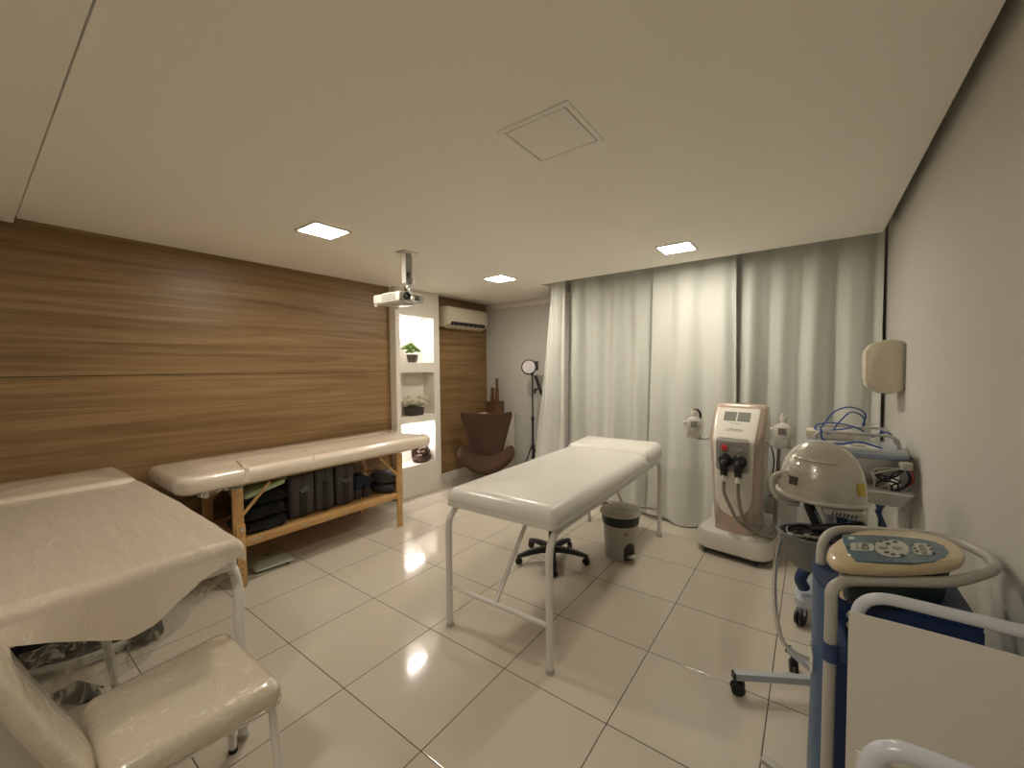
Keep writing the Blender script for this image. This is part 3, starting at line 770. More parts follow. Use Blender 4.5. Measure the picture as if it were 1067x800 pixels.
# recess with the pedal, on the camera-right front side
def arc_panel(a0, a1, z0, z1, off, nu=10, nv=6, top_round=False):
    def f(u, v):
        z = z0 + (z1 - z0) * v; half = (a1 - a0) / 2; mid = (a0 + a1) / 2
        if top_round and v > .55: half *= math.sqrt(max(0.0, 1 - ((v - .55) / .45) ** 2)) * .999 + .001
        a = radians(mid + half * (u * 2 - 1)); r = .133 + .017 * z / .355 + off
        return Vector((r * cos(a), r * sin(a), z))
    return f
part('pedal_recess', B().sheet(arc_panel(-82, -38, .012, .165, .0022, top_round=True), 14, 14, .002), M['darkgap'], pn, label='dark arched pedal recess')
part('pedal', B().box((.115, -.185, .0), (.07, .09, .016), bev=.005).move(RZ(0)).move(TR(-.035, .06, .058)), M['binlid'], pn)
lab = part('sticker', B().sheet(arc_panel(-86, -64, .215, .275, .0020), 8, 6, .001), M['label'], pn, label='pale diamond recycling sticker')
rec = B()
for k in range(3):
    a = radians(-75 + 4.2 * cos(radians(90 + 120 * k))); z = .246 + .013 * sin(radians(90 + 120 * k)); a2 = radians(-75 + 4.2 * cos(radians(200 + 120 * k))); z2 = .246 + .013 * sin(radians(200 + 120 * k))
    r = .133 + .017 * z / .355 + .0055
    rec.tube([(r * cos(a), r * sin(a), z), (r * cos(a2), r * sin(a2), z2)], .0026, 6)
part('recycling_mark', rec, M['print'], lab)

# ------------------------------------------------------------------ wooden massage table by the wall
wt = thing('massage_table', 'wooden massage table against the walnut wall, mattress wrapped in clear film', 'massage table', (-3.85, 1.98, 0))
mx, my, ma, mb_ = -3.85, 2.01, .40, 1.165
part('mattress', cushion(B(), mx, my, ma, mb_, .800, .925, .11, .05, .038, amp=.006, seed=3), M['wrappedt'], wt, world=True, ang=70)
def band(yc, w0, side):
    def f(u, v):
        y = yc + (v - .5) * w0 * (1 - .5 * u) + .05 * u
        if u < .3: x = mx + ma + .004; z = .82 + (.90 - .82) * (u / .3)
        else:
            t = (u - .3) / .7; x = mx + ma + .004 - .012 * min(1, t * 8) - t * .40; z = .915 + .018 * min(1, t * 4) + .022 * t + .004
        return Vector((x, y, z))
    return f
part('film_fold', B().sheet(band(1.26, .035, 1), 16, 2, .0025), M['wrappedt'], wt, world=True)
part('film_fold', B().sheet(band(1.78, .012, 1), 16, 2, .0015), M['wrappedt'], wt, world=True)
part('film_skirt', B().sheet(lambda u, v: Vector((mx + ma - .012 - .01 * sin(u * 40), .93 + .34 * u, .815 - v * (.045 + .02 * sin(u * 9)) * (1 - abs(2 * u - 1) ** 3))), 24, 3, .001), M['film2'], wt, world=True)
part('table_frame', B().box((mx, my, .782), (.52, 2.0, .036), bev=.004), M['pineh'], wt, world=True)
LGX = -3.52; LBX = -4.17
for lx in (LGX, LBX):
    s = 1 if lx == LGX else -1
    for ly, lsgn in ((1.225, 1), (2.735, -1)):
        o = part('leg', B().box((lx, ly, .545), (.026, .075, .45), bev=.003), M['pine'], wt, world=True)
        lo = B().box((lx + s * .014, ly + lsgn * .010, .245), (.024, .062, .49), bev=.003)
        part('leg_extension', lo, M['pine'], o, world=True)
        hb = B()
        for k in range(7): hb.cyl((lx + s * .024, ly + lsgn * .010, .10 + k * .05), (lx + s * .0275, ly + lsgn * .010, .10 + k * .05), .0045, n=8)
        part('adjustment_holes', hb, M['print'], o, world=True, kind=None)
        part('knob', B().lathe([(.001, .0), (.014, .002), (.014, .012), (.001, .018)][::-1], (lx + s * .027, ly + lsgn * .010, .455), 12, rot=RY(90 * s).to_3x3()), M['chrome'], o, world=True)
    for ly, s2 in ((1.26, 1), (2.70, -1)):
        part('brace', B().tube([(lx, ly, .56), (lx, ly + s2 * .20, .77)], .013, 6), M['pine'], wt, world=True)
    r_ = part('lower_rail', B().box((lx + .004 * s, 1.98, .335), (.022, 1.47, .062), bev=.003), M['pineh'], wt, world=True)
    if s > 0:
        for y in (1.345, 1.72, 2.1): part('sticker', B().box((lx + .0165, y, .342), (.002, .055 if y > 1.5 else .09, .014)), M['label'], r_, world=True)
for ly in (1.25, 2.71): part('end_rail', B().box(((LGX + LBX) / 2, ly, .335), (.63, .022, .045), bev=.003), M['pine'], wt, world=True)
part('shelf', B().box(((LGX + LBX) / 2, 1.98, .352), (.60, 1.43, .014)), M['pineh'], wt, world=True)

SZ = .36
# things stored on the shelf
def blob_stack(name, label, cat, c, a, b_, z0, h, m, seed, group=None, rz=0):
    t = thing(name, label, cat, (c[0], c[1], z0), rz, group)
    part('cloth', cushion(B(), 0, 0, a, b_, 0, h, min(a, b_) * .5, h * .48, h * .18, amp=.022, seed=seed), m, t, ang=80); 
    fd = B().sheet(lambda u, v: Vector((a + .004 + .012 * sin(v * 3.1), (u - .5) * b_ * 1.7, h * (.35 + .12 * sin(u * 7 + seed)) + .014 * (v - .5))), 16, 3, .006)
    part('fold', fd, m, t, ang=80); return t
blob_stack('folded_garment', 'black garment folded at the bottom of the dark pile on the shelf', 'clothing', (-3.76, 1.455), .19, .185, SZ + .006, .080, M['clothblack'], 1, 'dark folded garments on the massage table shelf')
blob_stack('folded_garment', 'black garment in the middle of the dark pile on the shelf', 'clothing', (-3.755, 1.45), .185, .18, SZ + .112, .080, M['clothblack'], 5, 'dark folded garments on the massage table shelf')
blob_stack('folded_garment', 'black garment topmost of the dark pile, under the green packet', 'clothing', (-3.76, 1.46), .17, .175, SZ + .216, .076, M['clothblack'], 9, 'dark folded garments on the massage table shelf')
gp = thing('green_packet', 'pale green plastic packet lying on the dark folded clothes', 'packet', (-3.70, 1.44, SZ + .322), radians(8))
part('pouch', cushion(B(), 0, 0, .13, .17, 0, .038, .03, .017, .014, amp=.008, seed=2, mm=RX(10)), M['greenpack'], gp, ang=80)
part('seal', B().box((0, .178, .058), (.22, .02, .004), bev=.001), M['greenpack'], gp)
def case(label, yc, w_, h, tag_z, charm):
    t = thing('equipment_case', label, 'case', (-3.80, yc, SZ + .004), 0, 'charcoal cases on the massage table shelf')
    part('shell', B().box((0, 0, h / 2), (.34, w_, h), bev=.03, seg=4), M['charcoal'], t)
    part('zip', B().loft([[Vector((x, (y_), z)) for x, z in [(px_, pz_ + h / 2) for px_, pz_ in rrect(.173, h / 2 + .003, .03, 4)]] for y_ in (-.006, .006)], False, False), M['black'], t)
    part('strap', B().box((.174, 0, h * .36), (.010, w_ * .28, h * .70), bev=.003), M['black'], t)
    if charm:
        c = B()
        for k in range(5): c.ball((.186, .022 * sin(k * 1.7), tag_z + .014 * cos(k * 2.3)), (.003, .004, .004), 8, 5)
        c.tube(spline([(.186, -.04, tag_z + .01), (.19, -.01, tag_z - .02), (.19, .03, tag_z + .02), (.186, .045, tag_z - .03)]), .0018, 6)
        part('charm', c, M['chrome'], t)
case('charcoal case with a silver charm, nearest the dark folded clothes', 1.775, .22, .385, .25, True)
case('narrow charcoal case standing between the two cases with charms', 1.985, .18, .392, .33, False)
case('taller charcoal case with a small gold charm beside the navy cloth', 2.19, .19, .392, .24, True)
nv = thing('navy_bag', 'small navy cloth bag slumped between the cases and the round bag', 'bag', (-3.76, 2.40, SZ))
for dy in (-.055, .050): part('bottle', B().lathe([(.036, 0), (.04, .01), (.04, .13), (.03, .16), (.001, .17)], (.06, dy, 0), 18), M['charcoal'], nv)
part('body', cushion(B(), 0, -.005, .12, .10, .10, .21, .05, .04, .03, amp=.02, seed=8), M['navy'], nv, ang=80)
part('flap', B().sheet(lambda u, v: Vector((.125 + .01 * sin(u * 6), (u - .5) * .20 - .005, .20 - v * (.07 + .035 * sin(u * 11)))), 16, 4, .005), M['navy'], nv, ang=80)
qb = thing('round_quilted_bag', 'dark round quilted bag at the far end of the shelf', 'bag', (-3.72, 2.70, SZ + .001))
for k in range(2):
    part('layer', B().lathe([(.10, 0), (.135, .012), (.15, .045), (.145, .085), (.11, .10), (.001, .104)], (0, -.005, k * .098), 36, sx=1.15, sy=.92), M['quilt'], qb)
    part('piping', B().tube([(.176 * cos(t), -.005 + .141 * sin(t), k * .098 + .05) for t in [2 * pi * j / 40 for j in range(40)]], .006, 8, closed=True), M['charcoal'], qb)
cp = thing('clear_plastic_bag', 'crumpled clear plastic bag hanging behind the navy bag', 'bag', (-3.99, 2.45, SZ))
part('bag', B().sheet(lambda u, v: Vector((.02 * sin(u * 30 + v * 5) + .02 * sin(v * 12), (u - .5) * .34, .014 + .29 * v + .6 * .0 + .02 * sin(u * 9))), 40, 12, .001), M['film2'], cp, ang=180)
part('knot', B().ball((0, 0, .31), (.02, .03, .02), 10, 7), M['film2'], cp)
tw = thing('brown_hose', 'thin brown looped tube lying over the round quilted bag', 'tube', (-3.74, 2.66, SZ + .20))
part('tube', B().tube(spline([(-.06, -.14, .02), (.02, -.08, .045), (.07, 0, .03), (.04, .07, .035), (.09, .12, .02), (.13, .13, .012)]), .006, 8), M['bronze'], tw)
part('nozzle', B().cyl((.13, .13, .012), (.16, .15, .012), .008), M['black'], tw)

# bathroom scale
bs = thing('bathroom_scale', 'flat pale glass bathroom scale on the floor under the massage table', 'scale', (-3.79, 1.54, 0), radians(-6))
part('platform', B().box((0, 0, .026), (.36, .29, .010), bev=.003), M['glasspl'], bs)
part('base', B().box((0, 0, .013), (.30, .23, .016), bev=.004), M['black'], bs)
part('display', B().box((-.11, .0, .0316), (.028, .07, .002)), M['darkscreen'], bs)
for sx in (-1, 1):
    for sy in (-1, 1): part('foot', B().lathe([(.014, 0), (.016, .012), (.001, .014)], (sx * .14, sy * .105, 0), 12), M['blackrub'], bs)

# ------------------------------------------------------------------ near treatment bed with sheet, head to the walnut wall
nb_ = thing('treatment_bed', 'treatment bed in the left foreground draped with a creased white sheet', 'treatment bed', (-3.12, .33, 0))
NY0, NY1 = -.06, .70
ncy = (NY0 + NY1) / 2; nh = (NY1 - NY0) / 2
part('base_board', B().loft([[Vector((x, y, z)) for x, y in rrect(1.08, nh, .03, 5, -3.10, ncy)] for z in (.80, .842)]), M['vinyl'], nb_, world=True)
part('mattress', cushion(B(), -2.82, ncy, .80, nh, .842, .905, .05, .04, .018), M['vinyl'], nb_, world=True, ang=70)
part('headrest', cushion(B(), -3.93, ncy, .325, nh, .842, .962, .10, .06, .02, amp=.004, seed=4), M['wrappedt'], nb_, world=True, ang=70)
for y in (NY0 + .01, NY1 + .006):
    for xs, s in ((-2.055, 1), (-4.15, -1)):
        p = fillet([(xs, y, .012), (xs, y, .785), (xs - s * .28, y, .785)], .19, 10)
        o = part('leg', B().tube(p, .021, 14), M['whitemetal'], nb_, world=True)
        part('foot_cap', B().lathe([(.024, 0), (.0245, .004), (.0245, .022), (.022, .026)], (xs, y, 0), 16), M['mesh'], o, world=True)
    part('side_rail', B().tube([(-2.33, y, .785), (-3.88, y, .785)], .021, 12), M['whitemetal'], nb_, world=True)
for xs, s in ((-2.055, 1), (-4.15, -1)):
    part('stretcher', B().tube([(xs, NY0 + .01, .30), (xs, NY1 - .01, .30)], .014, 12), M['whitemetal'], nb_, world=True)
    part('brace', B().tube([(xs, ncy, .30), (xs - s * .5, ncy, .79)], .014, 12), M['whitemetal'], nb_, world=True)
# sheet: top then rolled over the foot end and hanging in a curve
def sheetf(u, v):
    y = NY0 - .03 + (NY1 - NY0 + .045) * u
    e = max(0.0, (u - .955) / .045)
    LW = [(-1, .05), (.05, .05), (.10, .07), (.26, .155), (.33, .185), (.40, .165), (.47, .11), (.545, .06), (.68, .025), (2, .02)]
    low = next(l0 + (l1 - l0) * (y - a0) / (a1 - a0) for (a0, l0), (a1, l1) in zip(LW, LW[1:]) if a0 <= y <= a1)
    if v < .7:
        t = v / .7; x = -3.66 + t * 1.62; z = .933 + .010 * sin(pi * t) - .028 * e * e
    elif v < .8:
        a = (v - .7) / .1 * pi / 2; x = -2.04 + .048 * sin(a); z = .933 - .048 * (1 - cos(a)) - .028 * e * e
    else:
        t = (v - .8) / .2; x = -1.992 + .012 * sin(u * 11) * t + .02 * t; z = .885 - .028 * e * e - low * t
    z += .003 * noise.noise(Vector((x * 3, y * 16, 2.0))) + .002 * noise.noise(Vector((x * 12, y * 12, 5.0)))
    return Vector((x, y + .004 * noise.noise(Vector((x * 9, u * 9, 1))), z))
sh = part('sheet', B().sheet(lambda u, v: sheetf(u, v), 60, 90, .003), M['sheetm'], nb_, world=True, ang=80)
part('film_wrap', B().sheet(lambda u, v: Vector((-2.0 - .17 * min(1, v * 1.6) + .012 * sin(u * 31 + v * 4), .08 + .60 * u, .80 - v * (.36 - .30 * u ** 2.2) - .02)), 40, 10, .001), M['film'], nb_, world=True, ang=80, label='clear plastic film hanging below the sheet')

db = thing('black_shoulder_bag', 'dark crumpled bag with a pale strap on the floor under the draped bed', 'bag', (-3.62, .40, 0))
part('body', cushion(B(), -.02, 0, .30, .34, .03, .27, .14, .12, .03, amp=.06, seed=11), M['clothblack'], db, ang=80)
part('strap', B().tube(spline([(.18, -.32, .06), (.30, -.14, .05), (.34, .06, .05), (.26, .24, .05), (.18, .31, .10)]), .020, 8), M['mesh'], db, label='pale strap')
part('pocket', cushion(B(), .30, .24, .09, .08, .02, .12, .05, .05, .02, amp=.03, seed=12), M['blackcloth'], db, ang=80)
sl = thing('black_slipper', 'black slipper on the floor behind the wrapped chair', 'slipper', (-3.02, .30, 0), radians(30))
part('sole', B().loft([[Vector((x, y, z)) for x, y in selipse(.12, .045, 2.3)] for z in (0, .018)]), M['blackrub'], sl)
part('upper', B().sheet(lambda u, v: Vector((.10 - .13 * v, .044 * cos(pi * u), .018 + .05 * sin(pi * u) * (.5 + .5 * v))), 16, 8, .004), M['blackcloth'], sl, ang=80)

# ------------------------------------------------------------------ wrapped chair in the foreground
ch = thing('dining_chair', 'white padded chair still wrapped in clear film, in the left foreground', 'chair', (-1.82, .45, 0))
seat = B(); rings = []
S4 = [(-2.10, .672), (-1.555, .675), (-1.59, .20), (-2.05, .205)]
def quad_round(inset, r, n=7):
    c = Vector((sum(p[0] for p in S4) / 4, sum(p[1] for p in S4) / 4)); out = []
    for i in range(4):
        p = Vector(S4[i]); a = Vector(S4[i - 1]); b = Vector(S4[(i + 1) % 4]); ua = (a - p).normalized(); ub = (b - p).normalized()
        p = p + (ua + ub) * inset
        for k in range(n + 1):
            t = k / n; q = (p + ua * r) * (1 - t) ** 2 + p * 2 * t * (1 - t) + (p + ub * r) * t ** 2; out.append(q)
    return out, c
for ins, z in [(.03, .430), (.008, .437), (0, .455)] + [(.04 * (1 - cos(t)), .480 + .04 * sin(t)) for t in [pi / 12 * k for k in range(7)]]:
    o, c = quad_round(ins, .05); rings.append([Vector((p.x, p.y, z)) for p in o])
o, c = quad_round(.04, .05)
for k in range(1, 10):
    s = 1 - k / 9.5; rings.append([Vector((c.x + (p.x - c.x) * s, c.y + (p.y - c.y) * s, .520 + .010 * (1 - s * s))) for p in o])
for r_ in rings:
    for p in r_:
        nn = noise.noise(p * 9); p.z += .004 * nn; p.x += .004 * noise.noise(p * 14 + Vector((3, 0, 0)))
seat.loft(rings)
part('seat', seat, M['wrapped'], ch, world=True, ang=80)
def backf(u, v):
    # u across from far side to near side, v upwards
    uu = u * 2 - 1
    z = .44 + .60 * v; y = .218 - .235 * v - .012 * uu * uu
    w_ = .168 * (1 - .12 * v); xc = -1.805
    if v > .84: w_ *= math.sqrt(max(.02, 1 - ((v - .84) / .17) ** 2.2))
    return Vector((xc + uu * w_, y, z))
bb_ = B().pillow(lambda u, v: backf(u, v) - Vector((0, .026, 0)), 24, 34, .060, 6, 16)
for v in bb_.bm.verts: v.co += Vector((0, noise.noise(v.co * 7), noise.noise(v.co * 7 + Vector((5, 0, 0))))) * .004
o = part('backrest', bb_, M['wrapped'], ch, world=True, ang=180)
md = o.modifiers.new('s', 'SUBSURF'); md.levels = 1; md.render_levels = 1
for x0, y0_, x1, y1_ in ((-1.60, .645, -1.585, .665), (-2.012, .63, -2.018, .652), (-1.63, .24, -1.61, .21), (-2.012, .24, -2.016, .21)):
    o = part('leg', B().tube([(x1, y1_, .01), (x0, y0_, .44)], .0155, 12), M['whitemetal'], ch, world=True)
    part('foot_cap', B().cyl((x1, y1_, 0), (x1, y1_, .018), .018, n=14), M['blackrub'], o, world=True)
fr = B(); fr.tube([(-1.60, .645, .415), (-2.012, .63, .415), (-2.012, .24, .415), (-1.63, .24, .415)], .011, 8, closed=True)
part('seat_frame', fr, M['whitemetal'], ch, world=True)
part('film_hem', B().sheet(lambda u, v: Vector((-2.06 + .49 * u, .675 + .012 * sin(u * 23) - .02 * v, .436 - v * (.02 + .014 * sin(u * 17)))), 40, 3, .001), M['film2'], ch, world=True, ang=80, label='ragged hem of clear film')
# ------------------------------------------------------------------ rose gold laser machine
LZ = radians(-8)
lm = thing('laser_machine', 'tall rose gold and white treatment machine on a white wheeled base', 'treatment machine', (-.52, 4.09, 0), LZ)
def oct_ring(a, b, rc, z, cy=0, n=8): return [Vector((x, y, z)) for x, y in rrect(a, b, rc, n, 0, cy)]
part('base', B().loft([oct_ring(.285, .235, .12, .050, .02), oct_ring(.30, .25, .13, .065, .02), oct_ring(.30, .25, .13, .175, .02), oct_ring(.285, .235, .12, .205, .02), oct_ring(.255, .205, .10, .212, .02)]), M['white'], lm)
part('plinth', B().loft([oct_ring(.275, .225, .11, .030, .02), oct_ring(.275, .225, .11, .052, .02)]), M['black'], lm)
part('base_ridge', B().loft([oct_ring(.285, .07, .06, .19, .195), oct_ring(.28, .065, .06, .30, .20), oct_ring(.26, .05, .04, .325, .205)]), M['white'], lm)
for x, y in ((-.21, -.14), (.19, -.15), (-.2, .18), (.2, .18)): castor(lm, x, y, .05, .022, 30)
def prm(z):
    """half width, half depth, centre y of the body at height z"""
    t = max(0, min(1, (z - .20) / .85)); a = .168 + .052 * t; b_ = .165 + .02 * t; cy = .03
    if z > 1.02:
        s_ = (z - 1.02) / .28; s_ = min(1, s_)
        front = cy - b_ + .17 * s_; back = cy + b_ - .03 * s_ * s_
        cy = (front + back) / 2; b_ = (back - front) / 2; a = a * (1 - .04 * s_ ** 3)
    return a, b_, cy
rings = []
for z in [.205, .22, .30, .40, .55, .70, .85, .98, 1.04, 1.10, 1.16, 1.22, 1.27, 1.295]:
    a, b_, cy = prm(z)
    rings.append([Vector((x, cy + y, z)) for x, y in selipse(a, b_, 4.2, 56)])
a, b_, cy = prm(1.295)
for s_, z in ((.95, 1.31), (.85, 1.322), (.6, 1.33)): rings.append([Vector((x * s_, cy + y * s_, z)) for x, y in selipse(a, b_, 4.2, 56)])
part('housing', B().loft(rings), M['rose'], lm, ang=60)
def fy(x, z, off=.0):
    a, b_, cy = prm(z); return cy - b_ * max(.0, 1 - abs(x / a) ** 4.2) ** (1 / 4.2) - off
def fpanel(wf, z0, z1, off, nu=24, nv=40, th=.010):
    def f(u, v):
        z = z0 + (z1 - z0) * v; x = (u * 2 - 1) * wf(v); return Vector((x, fy(x, z, off), z))
    return B().sheet(lambda u, v: f(u, v), nu, nv, th)
def wpanel(v):
    w_ = .138 + .034 * v
    if v < .22: w_ *= math.sqrt(max(.004, 1 - ((.22 - v) / .22) ** 2.4))
    if v > .97: w_ *= .985
    return w_
part('front_panel', fpanel(wpanel, .36, 1.292, .009), M['white'], lm, ang=60)
def rr(w_, c): 
    def f(v):
        e = min(v, 1 - v); return w_ * (1 if e > c else (1 - .16 * (1 - e / c) ** 2.5))
    return f
cpn = part('control_panel', fpanel(rr(.125, .12), .765, 1.035, .019, th=.012), M['greypanel'], lm, ang=60)
fr = fpanel(rr(.134, .12), .755, 1.045, .014, th=.008); part('panel_rim', fr, M['silver'], lm, ang=60)
for x0, x1 in ((-.105, -.006), (.006, .105)):
    part('screen', B().sheet(lambda u, v: (lambda x, z: Vector((x, fy(x, z, .012), z)))(x0 + (x1 - x0) * u, 1.185 + .075 * v), 6, 6, .004), M['screen'], lm, ang=60)
sl_ = math.atan2(.17, .28)
tm = TR(0, fy(0, 1.11, .0115), 1.11) @ RX(90 - math.degrees(sl_))
text_part('brand_text', 'LITHON', .034, tm, M['print'], lm)
part('small_print', B().box((0, 0, 0), (.085, .003, .0006)).move(TR(0, fy(0, 1.165, .0115), 1.165) @ RX(90 - math.degrees(sl_))), M['print'], lm)
cap = B(); 
part('button_plate', B().loft([[Vector((x, fy(0, .95, h_), z)) for x, z in rrect(.105, .035, .034, 8, 0, .955)] for h_ in (.016, .024)]), M['screen'], cpn)
part('stop_button', B().lathe([(.028, 0), (.028, .012), (.020, .024), (.001, .026)], (-.06, fy(0, .955, .020), .958), 24, rot=RX(90).to_3x3()), M['red'], cpn, label='red emergency stop knob')
part('key_switch', B().lathe([(.016, 0), (.016, .010), (.001, .012)], (.065, fy(0, .955, .020), .950), 20, rot=RX(90).to_3x3()), M['silver'], cpn)
part('badge', B().box((0, fy(0, 1.01, .022), 1.012), (.13, .004, .014), bev=.001), M['silver'], cpn)
for k, x in enumerate((-.055, .055)):
    hs = part('hose_socket', B().lathe([(.058, -.004), (.058, .006), (.050, .014), (.046, .0)], (x, fy(0, .86, .018), .850), 28, rot=RX(90).to_3x3()), M['black'], lm)
    part('connector', B().lathe([(.044, 0), (.046, .03), (.036, .055), (.001, .060)], (x, fy(0, .86, .018), .856), 24, rot=RX(90).to_3x3()), M['black'], hs)
    part('elbow', B().tube(spline([(x, fy(0, .86, .05), .855), (x, fy(0, .86, .075), .82), (x + .003, fy(0, .86, .07), .77), (x + .004, fy(0, .86, .062), .725)]), [.036] * 9 + [.030] * 8 + [.022] * 8 if False else .028, 14), M['black'], hs)
    part('ferrule', B().cyl((x + .004, fy(0, .8, .072), .735), (x + .006, fy(0, .8, .072), .680), .021), M['white'], hs)
    d = x
    pts = [(x + .006, -.215, .68), (x + .01, -.225, .58), (x + .05 - d * .3, -.235, .46), (.10 + d * .5, -.235, .36), (.20 + d * .3, -.19, .285), (.275 + d * .1, -.10, .24), (.285, .02, .235 + d * .2), (.262 - d * .1, .13, .30), (.262, .17, .55), (.29, .10, .90 + d)]
    part('hose', B().tube(spline(pts, 8), .014, 12), M['hosem'], lm, label='grey hose wrapped in clear film')
part('film_wrap', B().sheet(lambda u, v: Vector((.17 + .12 * u + .01 * sin(v * 20), -.20 + .22 * u + .012 * sin(v * 33 + u * 7), .22 + .20 * v * (1 - .4 * u))), 16, 16, .001), M['film2'], lm, ang=180)
part('power_cable', B().tube(spline([(.235, .08, .98), (.262, .06, .86), (.25, .07, .70), (.262, .08, .58), (.22, .11, .52)]), .006, 8), M['black'], lm)
part('side_seam', B().loft([[Vector((x * 1.006, prm(z)[2] + y * 1.006, z)) for x, y in selipse(prm(z)[0], prm(z)[1], 4.2, 56)] for z in (1.046, 1.052)], False, False), M['silver'], lm)
for s in (-1, 1):
    part('handle_bracket', B().tube(fillet([(s * .205, .0, 1.03), (s * .25, -.02, .99), (s * .33, -.07, .991)], .03), .008, 10), M['silver'], lm)
    part('cradle', B().loft([[Vector((s * .355 + x, -.085 + y, z)) for x, y in rrect(.062, .05, .03, 5)] for z in (1.0, 1.012)] ), M['silver'], lm)
def handpiece(label, s):
    Rm = Matrix.Rotation(LZ, 4, 'Z'); c = Vector((-.52, 4.09, 0)) + (Rm @ Vector((s * .355, -.085, 1.012)))
    t = thing('handpiece', label, 'handpiece', tuple(c), LZ + radians(-14 * s), 'handpieces at the sides of the machine')
    part('nose', B().loft([[Vector((x, y, z)) for x, y in rrect(a, b_, .012, 4)] for a, b_, z in ((.052, .030, 0), (.052, .030, .045), (.040, .030, .060))]), M['silver'], t)
    f = B().lathe([(.001, -.034), (.050, -.034), (.066, -.022), (.070, 0), (.066, .022), (.05, .030), (.001, .032)], (0, 0, .118), 32, sy=1.05, rot=RX(90).to_3x3())
    part('head', f, M['white'], t)
    part('display', B().box((.006, -.0355, .120), (.060, .005, .056), bev=.003), M['darkscreen' if s > 0 else 'screen'], t)
    part('trigger', B().box((-.070, -.01, .13), (.05, .035, .028), bev=.008), M['white'], t)
    part('coupling', B().tube([(0, 0, .18), (0, 0, .215), (0, 0, .216), (0, 0, .245)], [.020, .018, .026, .024], 16), M['white'], t)
    part('hose_end', B().tube(spline([(0, 0, .245), (.02 * -s, .03, .25), (.045 * -s, .06, .22), (.05 * -s, .08, .17)]), .011, 10), M['black' if s < 0 else 'mesh'], t)
    part('film_bag', B().loft([[Vector((x + .004 * sin(y * 150), y, z)) for x, y in selipse(a, b_, 3, 30)] for a, b_, z in ((.066, .048, .004), (.078, .052, .03), (.084, .056, .08), (.082, .054, .15), (.05, .04, .19))], True, False), M['film'], t, ang=180)
handpiece('silver handpiece in clear film on the left side of the rose gold machine', -1)
handpiece('white handpiece with a square display on the right side of the rose gold machine', 1)

# ------------------------------------------------------------------ towel dispenser on the right wall
DY0, DY1 = 3.62, 3.90
dp = thing('paper_towel_dispenser', 'cream white towel dispenser fixed on the right wall beside the curtain', 'dispenser', (XR, 3.76, 1.48))
prof = [(XR - .002, 1.50), (XR - .06, 1.47), (XR - .13, 1.475), (XR - .185, 1.51), (XR - .20, 1.56), (XR - .20, 1.755), (XR - .175, 1.80), (XR - .12, 1.825), (XR - .06, 1.83), (XR - .002, 1.815)]
part('cover', B().prism(prof, DY0, DY1, 'y', bev=.014), M['creamw'], dp, world=True)
part('back_plate', B().box((XR - .005, (DY0 + DY1) / 2, 1.65), (.012, DY1 - DY0 + .02, .30), bev=.002), M['greypanel'], dp, world=True)
part('seam', B().prism([(a_ * .0 + XR - (XR - a_) * 1.01, 1.65 + (z - 1.65) * 1.01) for a_, z in prof], DY1 - .06, DY1 - .056, 'y'), M['greypanel'], dp, world=True)
part('lock', B().ball((XR - .202, 3.70, 1.56), (.003, .006, .006), 8, 6), M['print'], dp, world=True)

# ------------------------------------------------------------------ hooded steamer stand
HX, HY = .085, 2.50
hs_ = thing('hood_stand', 'pearl grey hood wrapped in film on a castor stand with a grey basin', 'treatment lamp', (HX, HY, 0))
part('pole', B().tube([(HX, HY, .07), (HX, HY, .70), (HX, HY, .701), (HX - .01, HY, 1.02)], [.024, .024, .026, .026], 16), M['bluegrey'], hs_, world=True)
part('collar', B().lathe([(.030, .955), (.042, .965), (.042, .998), (.030, 1.005)], (HX, HY, 0), 24), M['greymetal'], hs_, world=True)
part('hub', B().lathe([(.05, .06), (.05, .12), (.03, .14)], (HX, HY, 0), 20), M['bluegrey'], hs_, world=True)
tips = [(-.297, 2.277), (-.082, 2.668)] + [(HX + .40 * cos(radians(a)), HY + .40 * sin(radians(a))) for a in (272, 344, 56)]
tips[3] = (.40, 2.40); tips[4] = (.33, 2.82)
for k, (x, y) in enumerate(tips):
    d = Vector((x - HX, y - HY, 0)).normalized(); n_ = Vector((-d.y, d.x, 0)); L_ = (Vector((x, y, 0)) - Vector((HX, HY, 0))).length
    rings = [[Vector((HX, HY, 0)) + d * t + n_ * q * .016 + Vector((0, 0, .098 + r_ * .016)) for q, r_ in ((-1, -1), (1, -1), (1, 1), (-1, 1))] for t in (.03, L_)]
    o = part('base_leg', B().loft(rings), M['bluegrey'], hs_, world=True)
    part('end_cap', B().loft([[Vector((x, y, .098)) + d * t + n_ * q * .017 + Vector((0, 0, r_ * .017)) for q, r_ in ((-1, -1), (1, -1), (1, 1), (-1, 1))] for t in (-.004, .006)]), M['black'], o, world=True)
    castor(o, x - d.x * .03, y - d.y * .03, .085, .032, [20, 100, 60, 10, 140][k], world=True)
# the hood: a domed shell with a rolled rim, tilted a little
def hood_ring(t, sx, sy, z, shx=0): return [Vector((HX - .035 + shx + sx * cos(a), HY + sy * sin(a), z + .055 * (.5 - .5 * cos(a)) * (0 if t else 1) - .0)) for a in [2 * pi * k / 44 for k in range(44)]]
rg = []
hb_ = [(.0, .185, .17, .985, .0), (.02, .205, .19, .975, .0)]
Z0, HZ = 1.045, .255
def hp(th, ph):
    sx = .178 * cos(ph) ** .85 if ph < pi / 2 else 0; sy = .165 * cos(ph) ** .85 if ph < pi / 2 else 0
    x = sx * cos(th); y = sy * sin(th); z = Z0 + HZ * sin(ph)
    x += .012 * (1 - cos(ph * 2)) - .03 * sin(ph) ** 2
    p = Vector((x, y, z - Z0)); p = RY(3) @ p
    p += Vector((HX - .045, HY, Z0 - .005))
    return p + Vector((1, .5, .7)).normalized() * .005 * noise.noise(p * 11)
hb2 = B(); nph = 16
